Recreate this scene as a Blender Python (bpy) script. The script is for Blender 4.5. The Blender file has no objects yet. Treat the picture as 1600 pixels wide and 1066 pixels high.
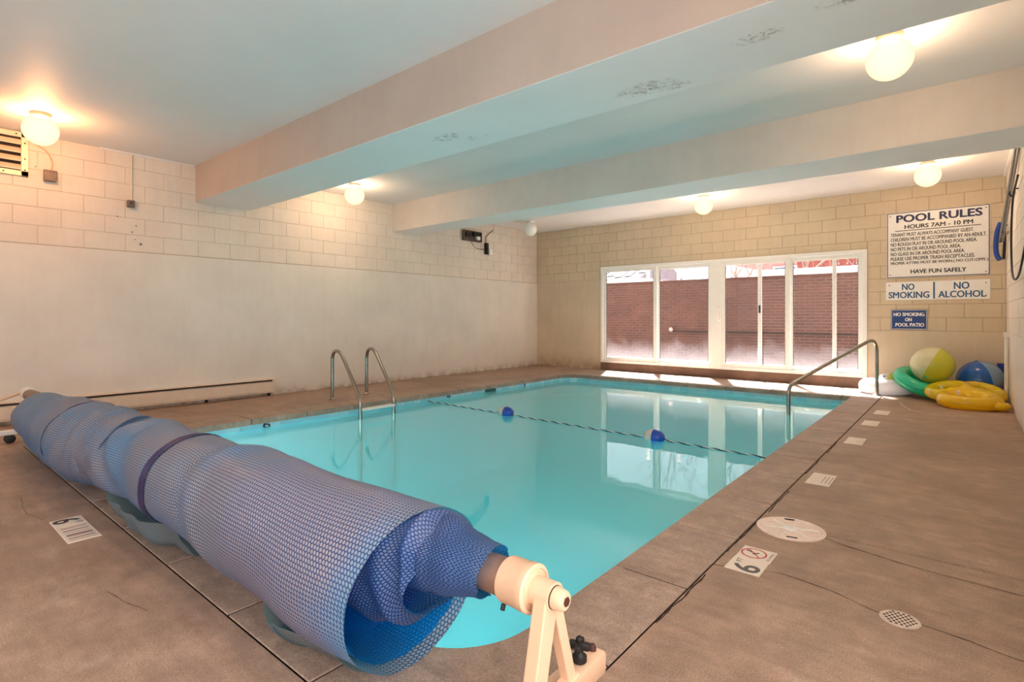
import bpy, bmesh, math, random
from mathutils import Vector, Matrix, noise, Euler
R = math.radians
rnd = random.Random(7)
SC = bpy.context.scene
COL = SC.collection

# ------------------------------------------------------------------ camera, sky, light, exposure
H = 1.1506
cam = bpy.data.cameras.new('camera'); cam.sensor_fit = 'HORIZONTAL'; cam.sensor_width = 36
cam.lens = 842.14 / 1600 * 36; cam.shift_y = -(533 - 495.18) / 1600; cam.clip_start = 0.02
co = bpy.data.objects.new('camera', cam); COL.objects.link(co)
co.location = (0, 0, H); co.rotation_euler = (R(90), 0, 0.6966); SC.camera = co

SC.view_settings.view_transform = 'Standard'; SC.view_settings.look = 'None'
SC.view_settings.gamma = 1; SC.view_settings.use_curve_mapping = False
SC.view_settings.exposure = 0.64
SC.cycles.max_bounces = 10; SC.cycles.diffuse_bounces = 6; SC.cycles.glossy_bounces = 5
SC.cycles.transparent_max_bounces = 12; SC.cycles.transmission_bounces = 6
SC.cycles.sample_clamp_indirect = 6; SC.cycles.use_denoising = True
SC.cycles.caustics_reflective = False; SC.cycles.caustics_refractive = False

w = bpy.data.worlds.new('overcast_sky'); SC.world = w; w.use_nodes = True
wn = w.node_tree.nodes; wl = w.node_tree.links
bg = wn['Background']; bg.inputs[1].default_value = 1.1
tc = wn.new('ShaderNodeTexCoord'); sp = wn.new('ShaderNodeSeparateXYZ'); mr = wn.new('ShaderNodeMapRange')
mr.inputs[1].default_value = 0.0; mr.inputs[2].default_value = 0.9
rp = wn.new('ShaderNodeValToRGB'); rp.color_ramp.elements[0].color = (0.98, 0.95, 0.97, 1); rp.color_ramp.elements[1].color = (0.80, 0.90, 1.0, 1)
wl.new(tc.outputs['Generated'], sp.inputs[0]); wl.new(sp.outputs['Z'], mr.inputs[0]); wl.new(mr.outputs[0], rp.inputs[0]); wl.new(rp.outputs[0], bg.inputs[0])
LAMP_W = 60.0          # watts of each lit globe
POOL_FILL_W = 115.0         # watts of each added underwater fill light
sun = bpy.data.lights.new('sun', 'SUN'); sun.energy = 36; sun.angle = R(5); sun.color = (1.0, .96, .92)
fill = bpy.data.lights.new('soft_fill', 'AREA'); fill.shape = 'RECTANGLE'; fill.size = 7.0; fill.size_y = 1.9; fill.energy = 25; fill.color = (1.0, .92, .84)
fo = bpy.data.objects.new('soft_fill', fill); COL.objects.link(fo); fo.location = (-3.6, -2.5, 1.6); fo.rotation_euler = (R(90), 0, 0)
side = bpy.data.lights.new('soft_fill', 'AREA'); side.shape = 'RECTANGLE'; side.size = 4.0; side.size_y = 1.6; side.energy = 75; side.color = (1.0, .95, .92)
sf = bpy.data.objects.new('soft_fill', side); COL.objects.link(sf); sf.location = (.44, -.5, 1.25); sf.rotation_euler = (R(90), 0, R(90))
so = bpy.data.objects.new('sun', sun); COL.objects.link(so)
so.rotation_euler = (-Vector((-.26, .50, .87))).to_track_quat('-Z', 'Y').to_euler()
portal = bpy.data.lights.new('window_daylight_portal', 'AREA'); portal.shape = 'RECTANGLE'; portal.size = 4.9; portal.size_y = 2.1
portal.cycles.is_portal = True
po = bpy.data.objects.new('window_daylight_portal', portal); COL.objects.link(po)
po.location = (-3.617, 10.72, 1.2); po.rotation_euler = (R(-90), 0, 0)

# ------------------------------------------------------------------ helpers
def tag(o, label=None, cat=None, group=None, kind=None):
    if label: o['label'] = label
    if cat: o['category'] = cat
    if group: o['group'] = group
    if kind: o['kind'] = kind
    return o
def empty(name, loc=(0, 0, 0), rz=0, label=None, cat=None, group=None, kind=None):
    o = bpy.data.objects.new(name, None); COL.objects.link(o); o.location = loc; o.rotation_euler = (0, 0, rz)
    o.empty_display_size = 0.05
    return tag(o, label, cat, group, kind)
def link(name, me, parent=None, loc=None, rot=None):
    o = bpy.data.objects.new(name, me); COL.objects.link(o)
    if parent: o.parent = parent
    if loc is not None: o.location = loc
    if rot is not None: o.rotation_euler = rot
    return o
class MB:
    """collects geometry, builds ONE mesh object"""
    def __init__(s): s.v = []; s.f = []; s.uv = None
    def add(s, vs, fs):
        n = len(s.v); s.v += [tuple(p) for p in vs]; s.f += [tuple(i + n for i in f) for f in fs]; return s
    def box(s, x0, x1, y0, y1, z0, z1, ch=0.0, M=None):
        bm = bmesh.new(); bmesh.ops.create_cube(bm, size=1)
        for v in bm.verts:
            v.co = Vector(((x0 + x1) / 2 + v.co.x * (x1 - x0), (y0 + y1) / 2 + v.co.y * (y1 - y0), (z0 + z1) / 2 + v.co.z * (z1 - z0)))
        if ch: bmesh.ops.bevel(bm, geom=bm.edges[:], offset=ch, segments=2 if ch > .004 else 1, affect='EDGES', profile=.5)
        if M: bm.transform(M)
        bm.verts.index_update()
        s.add([v.co[:] for v in bm.verts], [[v.index for v in f.verts] for f in bm.faces]); bm.free(); return s
    def lathe(s, prof, n=32, M=Matrix(), cap=True):
        vs = []; fs = []
        for r, z in prof:
            for i in range(n):
                a = 2 * math.pi * i / n; vs.append(M @ Vector((r * math.cos(a), r * math.sin(a), z)))
        for j in range(len(prof) - 1):
            for i in range(n):
                k = (i + 1) % n; fs.append((j * n + i, j * n + k, (j + 1) * n + k, (j + 1) * n + i))
        if cap:
            fs.append(tuple(range(n - 1, -1, -1))); fs.append(tuple((len(prof) - 1) * n + i for i in range(n)))
        return s.add(vs, fs)
    def cyl(s, p, q, r, n=16, r2=None):
        p = Vector(p); q = Vector(q); d = q - p
        M = Matrix.Translation(p) @ d.to_track_quat('Z', 'Y').to_matrix().to_4x4()
        return s.lathe([(r, 0), (r if r2 is None else r2, d.length)], n, M)
    def tube(s, pts, r, n=12, closed=False, rf=None):
        pts = [Vector(p) for p in pts]; m = len(pts); up = Vector((0.12, 0.33, 1)).normalized(); vs = []
        for i, p in enumerate(pts):
            a = pts[(i - 1) % m] if (i or closed) else p; b = pts[(i + 1) % m] if (i < m - 1 or closed) else p
            t = (b - a).normalized(); x = t.cross(up)
            if x.length < 1e-3: x = t.cross(Vector((1, 0, 0)))
            x.normalize(); y = t.cross(x).normalized(); up = -y if y.dot(up) < 0 else y
            if up.dot(Vector((0, 0, 1))) < -2: up = -up
            rr = rf(i) if rf else r
            x = up.cross(t).normalized()
            for k in range(n):
                c = 2 * math.pi * k / n; vs.append(p + (x * math.cos(c) + up * math.sin(c)) * rr)
        fs = []
        for i in range(m if closed else m - 1):
            j = (i + 1) % m
            for k in range(n):
                l = (k + 1) % n; fs.append((i * n + k, i * n + l, j * n + l, j * n + k))
        if not closed: fs.append(tuple(range(n - 1, -1, -1))); fs.append(tuple((m - 1) * n + k for k in range(n)))
        return s.add(vs, fs)
    def sphere(s, c, rx, ry=None, rz=None, n=32, m=20, M=None):
        ry = rx if ry is None else ry; rz = rx if rz is None else rz; c = Vector(c)
        vs = []
        for j in range(m + 1):
            b = -math.pi / 2 + math.pi * j / m
            for i in range(n):
                a = 2 * math.pi * i / n
                p = Vector((rx * math.cos(b) * math.cos(a), ry * math.cos(b) * math.sin(a), rz * math.sin(b)))
                if M: p = M @ p
                vs.append(c + p)
        fs = [(j * n + i, j * n + (i + 1) % n, (j + 1) * n + (i + 1) % n, (j + 1) * n + i) for j in range(m) for i in range(n)]
        return s.add(vs, fs)
    def prism(s, poly, z0, z1, ch=0.0, M=Matrix()):
        """polygon (ccw, xy) extruded; top edge chamfered by ch"""
        n = len(poly); P = [Vector((x, y)) for x, y in poly]; vs = []
        ins = []
        for i in range(n):
            a = (P[i] - P[i - 1]).normalized(); b = (P[(i + 1) % n] - P[i]).normalized()
            na = Vector((-a.y, a.x)); nb = Vector((-b.y, b.x)); d = (na + nb)
            d = d / max(.3, d.length_squared) * 2 if d.length > 1e-6 else na
            ins.append(P[i] + d * ch * .5 * 1.0)
        rings = [(P, z0), (P, z1 - ch), (ins, z1)] if ch else [(P, z0), (P, z1)]
        for Q, z in rings: vs += [M @ Vector((q.x, q.y, z)) for q in Q]
        fs = [tuple(range(n - 1, -1, -1)), tuple((len(rings) - 1) * n + i for i in range(n))]
        for j in range(len(rings) - 1):
            for i in range(n):
                k = (i + 1) % n; fs.append((j * n + i, j * n + k, (j + 1) * n + k, (j + 1) * n + i))
        return s.add(vs, fs)
    def mesh(s, name, mat, smooth=False, ang=40):
        me = bpy.data.meshes.new(name); me.from_pydata(s.v, [], s.f); me.validate(); me.update()
        if s.uv:
            ul = me.uv_layers.new(name='UVMap')
            for lp in me.loops: ul.data[lp.index].uv = s.uv[lp.vertex_index]
        bm = bmesh.new(); bm.from_mesh(me)
        if not s.uv: bmesh.ops.recalc_face_normals(bm, faces=bm.faces)
        if smooth:
            for f in bm.faces: f.smooth = True
            for e in bm.edges:
                if len(e.link_faces) == 2 and e.calc_face_angle(0) > R(ang): e.smooth = False
        bm.to_mesh(me); bm.free()
        if isinstance(mat, (list, tuple)):
            for m in mat: me.materials.append(m)
        elif mat: me.materials.append(mat)
        return me
    def build(s, name, mat, parent=None, smooth=False, loc=None, rot=None, ang=40):
        return link(name, s.mesh(name, mat, smooth, ang), parent, loc, rot)
def bez(pts, n=8):
    """Catmull-Rom through pts"""
    P = [Vector(p) for p in pts]; out = []
    for i in range(len(P) - 1):
        a = P[i - 1] if i else P[i] * 2 - P[i + 1]; b = P[i]; c = P[i + 1]; d = P[i + 2] if i + 2 < len(P) else P[i + 1] * 2 - P[i]
        for k in range(n):
            t = k / n; out.append(.5 * ((2 * b) + (c - a) * t + (2 * a - 5 * b + 4 * c - d) * t * t + (3 * b - a - 3 * c + d) * t ** 3))
    out.append(P[-1]); return out
def fillet(pts, r, n=6):
    P = [Vector(p) for p in pts]; out = [P[0]]
    for i in range(1, len(P) - 1):
        a = (P[i - 1] - P[i]); b = (P[i + 1] - P[i]); rr = min(r if not isinstance(r, (list, tuple)) else r[i - 1], a.length * .49, b.length * .49)
        p = P[i] + a.normalized() * rr; q = P[i] + b.normalized() * rr
        for k in range(n + 1):
            t = k / n; out.append((1 - t) ** 2 * p + 2 * t * (1 - t) * P[i] + t * t * q)
    out.append(P[-1]); return out
def text(body, name, mat, parent, width, height, M, bold=0.0, depth=0.0008, spacing=1.0):
    """flat print as thin letters, fitted to width x height, centred, placed by M (xy plane)"""
    cu = bpy.data.curves.new(name, 'FONT'); cu.body = body; cu.size = 1; cu.offset = 0; cu.extrude = 0; cu.resolution_u = 3
    cu.space_character = spacing
    t = bpy.data.objects.new(name, cu); COL.objects.link(t)
    dg = bpy.context.evaluated_depsgraph_get(); me = bpy.data.meshes.new_from_object(t.evaluated_get(dg))
    bpy.data.objects.remove(t); bpy.data.curves.remove(cu)
    xs = [v.co.x for v in me.vertices]; ys = [v.co.y for v in me.vertices]
    x0, x1, y0, y1 = min(xs), max(xs), min(ys), max(ys)
    sx = width / (x1 - x0) if width else height / (y1 - y0); sy = height / (y1 - y0)
    for v in me.vertices: v.co = M @ Vector(((v.co.x - (x0 + x1) / 2) * sx, (v.co.y - (y0 + y1) / 2) * sy, depth))
    if bold:      # heavier strokes: the same outline laid down again a little to each side
        e = bold * height * 1.1; bm = bmesh.new(); ax = (M.to_3x3() @ Vector((1, 0, 0)), M.to_3x3() @ Vector((0, 1, 0)), M.to_3x3() @ Vector((0, 0, 1)))
        for k, (dx, dy) in enumerate(((0, 0), (1, 0), (-1, 0), (.7, .7), (-.7, .7), (.7, -.7), (-.7, -.7), (0, 1), (0, -1))):
            c_ = me.copy(); c_.transform(Matrix.Translation(ax[0] * dx * e + ax[1] * dy * e * .6 + ax[2] * k * .00002)); bm.from_mesh(c_); bpy.data.meshes.remove(c_)
        bm.to_mesh(me); bm.free()
    me.materials.clear(); me.materials.append(mat); me.name = name
    return link(name, me, parent)

# ------------------------------------------------------------------ materials
def lin(c):
    return tuple(((x / 255) / 12.92 if x / 255 <= .04045 else ((x / 255 + .055) / 1.055) ** 2.4) for x in c) + (1,)
class N:
    def __init__(s, name):
        s.m = bpy.data.materials.new(name); s.m.use_nodes = True; s.t = s.m.node_tree; s.n = s.t.nodes; s.l = s.t.links
        s.b = s.n['Principled BSDF']; s.out = s.n['Material Output']
    def node(s, t, **k):
        x = s.n.new(t)
        for a, v in k.items(): setattr(x, a, v)
        return x
    def set(s, x, **k):
        for a, v in k.items(): x.inputs[a.replace('_', ' ')].default_value = v
        return x
    def coord(s, kind='Object'): return s.node('ShaderNodeTexCoord').outputs[kind]
    def pos(s): return s.node('ShaderNodeNewGeometry').outputs['Position']
    def noise(s, scale, detail=4, rough=.6, vec=None, dist=0, sc=None):
        x = s.node('ShaderNodeTexNoise'); x.inputs['Scale'].default_value = scale; x.inputs['Detail'].default_value = detail
        x.inputs['Roughness'].default_value = rough; x.inputs['Distortion'].default_value = dist
        v = vec or s.pos()
        if sc:
            mp = s.node('ShaderNodeMapping'); mp.inputs['Scale'].default_value = sc; s.l.new(v, mp.inputs[0]); v = mp.outputs[0]
        s.l.new(v, x.inputs['Vector']); return x.outputs['Fac']
    def ramp(s, fac, *st):
        x = s.node('ShaderNodeValToRGB'); e = x.color_ramp.elements
        while len(e) < len(st): e.new(.5)
        for i, (p, c) in enumerate(st): e[i].position = p; e[i].color = c if isinstance(c, tuple) else (c, c, c, 1)
        s.l.new(fac, x.inputs[0]); return x.outputs[0]
    def mix(s, fac, a, b, mode='MIX'):
        x = s.node('ShaderNodeMix', data_type='RGBA', blend_type=mode)
        for i, v in ((0, fac), (6, a), (7, b)):
            if isinstance(v, bpy.types.NodeSocket): s.l.new(v, x.inputs[i])
            else: x.inputs[i].default_value = v
        return x.outputs[2]
    def math(s, op, a, b=0.0, clamp=False):
        x = s.node('ShaderNodeMath', operation=op, use_clamp=clamp)
        for i, v in enumerate((a, b)):
            if isinstance(v, bpy.types.NodeSocket): s.l.new(v, x.inputs[i])
            else: x.inputs[i].default_value = v
        return x.outputs[0]
    def bump(s, h, strength=.3, dist=.01):
        x = s.node('ShaderNodeBump'); x.inputs['Strength'].default_value = strength; x.inputs['Distance'].default_value = dist
        s.l.new(h, x.inputs['Height']); s.l.new(x.outputs[0], s.b.inputs['Normal']); return x
    def col(s, v):
        if isinstance(v, bpy.types.NodeSocket): s.l.new(v, s.b.inputs['Base Color'])
        else: s.b.inputs['Base Color'].default_value = v
    def rough(s, v):
        if isinstance(v, bpy.types.NodeSocket): s.l.new(v, s.b.inputs['Roughness'])
        else: s.b.inputs['Roughness'].default_value = v
def simple(name, c, rough=.5, metal=0, var=.08, scale=12, bump=0):
    n = N(name); c = lin(c) if max(c) > 1.01 else c
    f = n.noise(scale, 3, .6, n.coord())
    dark = tuple(x * (1 - var) for x in c[:3]) + (1,); lite = tuple(min(1, x * (1 + var)) for x in c[:3]) + (1,)
    n.col(n.ramp(f, (.3, dark), (.7, lite))); n.rough(rough); n.b.inputs['Metallic'].default_value = metal
    if bump: n.bump(n.noise(scale * 8, 3, .6, n.coord()), bump, .003)
    return n.m
def paint(name, c, dirt=None, streak=.06, bumpy=.15, rough=.65):
    n = N(name); c = lin(c)
    f = n.noise(1.3, 5, .6); f2 = n.noise(14, 4, .6, None, 0, (1, 1, .12))
    d = tuple(x * .90 for x in c[:3]) + (1,); l = tuple(min(1, x * 1.05) for x in c[:3]) + (1,)
    base = n.ramp(f, (.3, d), (.7, l))
    k = n.ramp(f2, (.45, (1, 1, 1, 1)), (.75, (1 - streak, 1 - streak * 1.1, 1 - streak * 1.3, 1)))
    base = n.mix(1, base, k, 'MULTIPLY')
    if dirt:
        z = n.node('ShaderNodeSeparateXYZ'); n.l.new(n.pos(), z.inputs[0])
        g = n.math('SUBTRACT', 1, n.math('MULTIPLY', z.outputs[2], 1 / dirt), True)
        g = n.math('MULTIPLY', n.math('POWER', g, 2.5), n.ramp(n.noise(5, 6, .7), (.35, 0.0), (.62, 1.0)))
        base = n.mix(g, base, lin((150, 125, 95)))
    n.col(base); n.rough(rough)
    n.bump(n.noise(60, 5, .65), bumpy, .004)
    return n.m
M = {}
M['wall_cream'] = paint('painted_block_cream', (228, 222, 214), .22, .03)
M['wall_block'] = paint('painted_block_face', (228, 219, 208), None, .05, .35)
M['wall_tan'] = paint('painted_block_tan', (212, 196, 172), .45)
M['wall_tan_block'] = paint('painted_block_tan_face', (212, 196, 170), None, .05, .35)
M['mortar'] = simple('dark_joint', (186, 166, 138), .9)
M['mortar_cream'] = simple('cream_joint', (206, 194, 178), .9)

def ceiling_mat(name, c, spots):
    n = N(name); c = lin(c)
    f = n.noise(1.1, 5, .6); base = n.ramp(f, (.3, tuple(x * .94 for x in c[:3]) + (1,)), (.7, c))
    tot = None
    for (x, y, rad) in spots:
        v = n.node('ShaderNodeVectorMath', operation='SUBTRACT'); n.l.new(n.pos(), v.inputs[0]); v.inputs[1].default_value = (x, y, 2.67)
        mp = n.node('ShaderNodeVectorMath', operation='MULTIPLY'); n.l.new(v.outputs[0], mp.inputs[0]); mp.inputs[1].default_value = (.55, 1.2, 1)
        ln = n.node('ShaderNodeVectorMath', operation='LENGTH'); n.l.new(mp.outputs[0], ln.inputs[0])
        g = n.math('SUBTRACT', 1, n.math('DIVIDE', ln.outputs['Value'], rad), True)
        tot = g if tot is None else n.math('MAXIMUM', tot, g)
    if tot is not None:
        pk = n.math('MULTIPLY', n.math('POWER', tot, .6), n.ramp(n.noise(26, 6, .75, None, .8), (.50, 0.0), (.60, 1.0)))
        base = n.mix(pk, base, lin((150, 145, 138)))
        n.bump(n.math('ADD', n.math('MULTIPLY', pk, -1), n.math('MULTIPLY', n.noise(70, 4), .1)), .6, .006)
    else: n.bump(n.noise(55, 4), .12, .003)
    n.col(base); n.rough(.55); return n.m
M['ceiling'] = ceiling_mat('ceiling_paint', (236, 234, 235), [])
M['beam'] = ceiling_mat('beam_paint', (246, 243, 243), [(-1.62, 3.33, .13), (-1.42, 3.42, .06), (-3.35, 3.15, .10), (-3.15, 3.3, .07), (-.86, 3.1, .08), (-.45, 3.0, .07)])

M['beam_side_shade'] = paint('beam_painted_shade', (190, 180, 172), None, .03, .12, .6); M['beam_side_shade2'] = paint('beam_painted_shade_pale', (206, 200, 194), None, .03, .12, .6)  # white beams: shade on the upright faces is put into these colours
def concrete(name, c1, c2, lime=.25):
    n = N(name)
    a = n.noise(.9, 6, .62, None, .4); b = n.noise(6, 6, .7, None, .2); s = n.noise(9, 5, .6, None, 0, (.35, 2.2, 1)); g = n.noise(160, 3, .7)
    base = n.ramp(a, (.32, lin(c1)), (.68, lin(c2)))
    base = n.mix(.55, base, n.ramp(b, (.32, (.45, .40, .36, 1)), (.66, (1.2, 1.16, 1.12, 1))), 'MULTIPLY')
    base = n.mix(.40, base, n.ramp(s, (.35, (.72, .70, .70, 1)), (.65, (1.12, 1.12, 1.12, 1))), 'MULTIPLY')
    base = n.mix(.45, base, n.ramp(g, (.38, (.42, .38, .36, 1)), (.60, (1.28, 1.28, 1.28, 1))), 'MULTIPLY')
    lm = n.math('MULTIPLY', n.ramp(n.noise(2.2, 8, .78, None, 1.2), (.60, 0.0), (.70, 1.0)), lime)
    base = n.mix(lm, base, lin((205, 196, 190)))
    n.col(base); n.rough(n.ramp(b, (.3, .45), (.7, .68)))
    n.bump(n.math('ADD', n.math('MULTIPLY', g, .6), n.math('MULTIPLY', b, 1.0)), .35, .004)
    return n.m
M['floor'] = concrete('deck_concrete', (156, 130, 113), (182, 158, 141))
M['coping'] = concrete('coping_concrete', (160, 138, 124), (188, 168, 154), .35)
M['coping_dark'] = simple('joint_dirt', (62, 46, 38), .95)
M['crack'] = simple('crack_dark', (60, 44, 36), .95)
M['lime'] = simple('lime_scale', (205, 198, 192), .8)
M['aggregate'] = M['coping']
M['basin'] = simple('pool_plaster', (196, 244, 252), .6, 0, .02, 1)
M['tile'] = simple('waterline_tile', (150, 208, 224), .22, 0, .10, 5)
M['tile2'] = simple('waterline_tile_pale', (170, 216, 228), .22, 0, .10, 5)
M['grout'] = simple('pool_grout', (170, 200, 205), .8)
M['steel'] = simple('brushed_stainless', (160, 156, 150), .25, 1, .06, 30)
M['white_plastic'] = simple('white_plastic', (236, 234, 230), .35, 0, .03)
M['cream_plastic'] = simple('cream_plastic', (224, 188, 158), .4, 0, .05, 9, .1)
M['black_plastic'] = simple('black_rubber', (24, 22, 22), .55, 0, .1)
M['brown_cap'] = simple('rusty_cap', (70, 38, 30), .6, 0, .2)
M['core'] = simple('aluminium_core_tube', (150, 118, 100), .45, .4, .15)
M['white_frame'] = simple('white_vinyl', (238, 240, 238), .35, 0, .03)
M['dark_seal'] = simple('dark_gasket', (90, 88, 90), .7)
M['heater'] = simple('heater_enamel', (226, 208, 190), .4, 0, .05)
M['heater_dark'] = simple('heater_dark', (40, 30, 26), .8)
M['metal_box'] = simple('galvanised_box', (120, 108, 98), .5, .5, .25, 20)
M['vent'] = simple('aluminium_vent', (232, 214, 190), .4, .15, .08)
M['sign_white'] = simple('sign_white', (242, 242, 240), .4, 0, .02)
M['sign_blue'] = simple('sign_blue', (26, 62, 128), .4, 0, .03)
M['ink_navy'] = simple('ink_navy', (22, 40, 92), .5, 0, .0)
M['ink_black'] = simple('ink_black', (40, 42, 52), .5, 0, .0)
M['ink_blue'] = simple('ink_teal_blue', (24, 88, 138), .5, 0, .0)
M['ink_white'] = simple('ink_white', (240, 240, 240), .5, 0, .0)
M['ink_red'] = simple('ink_red', (190, 60, 70), .5, 0, .05)
M['ink_grey'] = simple('ink_grey', (96, 92, 90), .6, 0, .05)
M['marker_tile'] = simple('marker_tile', (226, 214, 200), .4, 0, .05, 20)
M['rope_dark'] = simple('rope_dark', (30, 40, 50), .8)
M['rope_white'] = simple('rope_white', (210, 215, 215), .8)
M['float_blue'] = simple('float_blue', (20, 70, 170), .35)
M['float_white'] = simple('float_white', (196, 190, 184), .4)
M['blue_plastic'] = simple('blue_plastic', (24, 66, 150), .4)
M['pole'] = simple('pole_aluminium', (150, 148, 146), .35, .8, .1)
M['lid'] = simple('skimmer_lid_plastic', (232, 212, 200), .45, 0, .10, 25)
M['lid_in'] = simple('skimmer_lid_recess', (196, 160, 146), .5, 0, .12, 12)
M['grate'] = simple('drain_grate_metal', (200, 186, 176), .4, .3, .1, 30)
M['hole'] = simple('drain_hole', (22, 16, 14), .9)
M['sill'] = concrete('sill_concrete', (104, 80, 66), (138, 112, 96), .1)
M['snow'] = simple('old_snow', (240, 240, 246), .7, 0, .04, 3, .4)
M['patio'] = concrete('patio_concrete', (150, 140, 136), (185, 176, 172), .6)
M['shingle'] = simple('roof_shingle', (90, 80, 82), .9, 0, .2, 4)
M['far_wall'] = simple('far_brick', (150, 92, 84), .9, 0, .2, 3)
M['fence_wood'] = simple('fence_wood', (116, 62, 52), .85, 0, .25, 5)
M['bark'] = simple('bark_grey', (120, 102, 92), .9, 0, .2, 9)
M['cap'] = simple('wall_cap', (214, 206, 204), .8, 0, .1)
M['brick'] = None
def brick_mat():
    n = N('red_brick')
    info = n.node('ShaderNodeObjectInfo')
    f = n.noise(3.1, 4, .7); g = n.noise(40, 3, .6)
    a = n.ramp(f, (.3, lin((68, 45, 40))), (.7, lin((90, 60, 53))))
    a = n.mix(.5, a, n.ramp(g, (.3, (.7, .66, .64, 1)), (.7, (1.15, 1.1, 1.1, 1))), 'MULTIPLY')
    b = n.mix(.35, a, n.ramp(info.outputs['Random'], (0, (.7, .66, .66, 1)), (1, (1.25, 1.2, 1.2, 1))), 'MULTIPLY')
    n.col(b); n.rough(.85); return n.m
M['brick'] = brick_mat(); M['brick_mortar'] = simple('brick_mortar', (160, 128, 120), .95)

def glass(name, fog=False, tint=(1, 1, 1, 1)):
    n = N(name); n.n.remove(n.b)
    tr = n.node('ShaderNodeBsdfTransparent'); tr.inputs[0].default_value = tint
    gl = n.node('ShaderNodeBsdfGlossy'); gl.inputs['Roughness'].default_value = .02
    fr = n.node('ShaderNodeFresnel'); fr.inputs[0].default_value = 1.3
    bf = n.node('ShaderNodeNewGeometry').outputs['Backfacing']
    ff = n.math('MULTIPLY', fr.outputs[0], n.math('SUBTRACT', 1, bf))     # reflect only where light enters the surface
    mx = n.node('ShaderNodeMixShader'); n.l.new(ff, mx.inputs[0]); n.l.new(tr.outputs[0], mx.inputs[1]); n.l.new(gl.outputs[0], mx.inputs[2])
    last = mx.outputs[0]
    if fog:   # condensation on the lower part of the pane
        z = n.node('ShaderNodeSeparateXYZ'); n.l.new(n.pos(), z.inputs[0])
        k = n.noise(2.6, 5, .6, None, .5)
        hgt = n.math('ADD', n.math('MULTIPLY', k, .75), .12)
        g = n.math('SUBTRACT', 1, n.math('DIVIDE', n.math('SUBTRACT', z.outputs[2], .22), hgt), True)
        g = n.math('MULTIPLY', n.math('POWER', g, 1.4), .10)
        g = n.math('ADD', g, n.math('MULTIPLY', n.noise(1.1, 3, .6), .004), True)
        df = n.node('ShaderNodeBsdfTranslucent'); df.inputs[0].default_value = (.86, .80, .84, 1)
        d2 = n.node('ShaderNodeBsdfDiffuse'); d2.inputs[0].default_value = (.8, .78, .8, 1)
        m0 = n.node('ShaderNodeMixShader'); m0.inputs[0].default_value = .35; n.l.new(df.outputs[0], m0.inputs[1]); n.l.new(d2.outputs[0], m0.inputs[2])
        m2 = n.node('ShaderNodeMixShader'); n.l.new(g, m2.inputs[0]); n.l.new(last, m2.inputs[1]); n.l.new(m0.outputs[0], m2.inputs[2]); last = m2.outputs[0]
    n.l.new(last, n.out.inputs[0]); return n.m
M['pane'] = glass('window_glass_misted', True)
def water():
    n = N('pool_water'); n.n.remove(n.b)
    tr = n.node('ShaderNodeBsdfTransparent'); tr.inputs[0].default_value = (.93, 1, 1, 1)
    gl = n.node('ShaderNodeBsdfGlossy'); gl.inputs['Roughness'].default_value = .0
    fr = n.node('ShaderNodeFresnel'); fr.inputs[0].default_value = 1.95
    bp = n.node('ShaderNodeBump'); bp.inputs['Strength'].default_value = .05; bp.inputs['Distance'].default_value = .02
    h = n.noise(2.4, 3, .5, None, .6); n.l.new(h, bp.inputs['Height'])
    n.l.new(bp.outputs[0], gl.inputs['Normal'])
    bf = n.node('ShaderNodeNewGeometry').outputs['Backfacing']
    ff = n.math('MULTIPLY', fr.outputs[0], n.math('SUBTRACT', 1, bf))     # reflect only where light enters the surface
    mx = n.node('ShaderNodeMixShader'); n.l.new(ff, mx.inputs[0]); n.l.new(tr.outputs[0], mx.inputs[1]); n.l.new(gl.outputs[0], mx.inputs[2])
    df = n.node('ShaderNodeBsdfDiffuse'); df.inputs[0].default_value = (.15, .84, .96, 1)      # cloudy water scatters light back near the surface
    m3 = n.node('ShaderNodeMixShader'); m3.inputs[0].default_value = .60; n.l.new(tr.outputs[0], m3.inputs[1]); n.l.new(df.outputs[0], m3.inputs[2]); n.l.new(m3.outputs[0], mx.inputs[1])
    n.l.new(mx.outputs[0], n.out.inputs[0])
    va = n.node('ShaderNodeVolumeAbsorption'); va.inputs[0].default_value = (.20, .90, .92, 1); va.inputs[1].default_value = .30
    n.l.new(va.outputs[0], n.out.inputs['Volume'])
    return n.m
M['water'] = water()
def globe_mat(on):
    n = N('opal_globe_lit' if on else 'opal_globe_unlit')
    if not on:
        n.col((.92, .91, .87, 1)); n.rough(.25); n.b.inputs['Subsurface Weight'].default_value = .0; return n.m
    n.n.remove(n.b)
    lw = n.node('ShaderNodeLayerWeight'); lw.inputs[0].default_value = .35
    c = n.ramp(lw.outputs['Facing'], (0, (1.0, .86, .60, 1)), (1, (1.0, .70, .38, 1)))
    em = n.node('ShaderNodeEmission'); em.inputs[1].default_value = .98; n.l.new(c, em.inputs[0])
    tr = n.node('ShaderNodeBsdfTransparent'); tr.inputs[0].default_value = (1, .97, .92, 1)
    mx = n.node('ShaderNodeMixShader'); mx.inputs[0].default_value = .72
    n.l.new(tr.outputs[0], mx.inputs[1]); n.l.new(em.outputs[0], mx.inputs[2]); n.l.new(mx.outputs[0], n.out.inputs[0]); return n.m
M['globe'] = globe_mat(True); M['globe_off'] = globe_mat(False)
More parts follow.
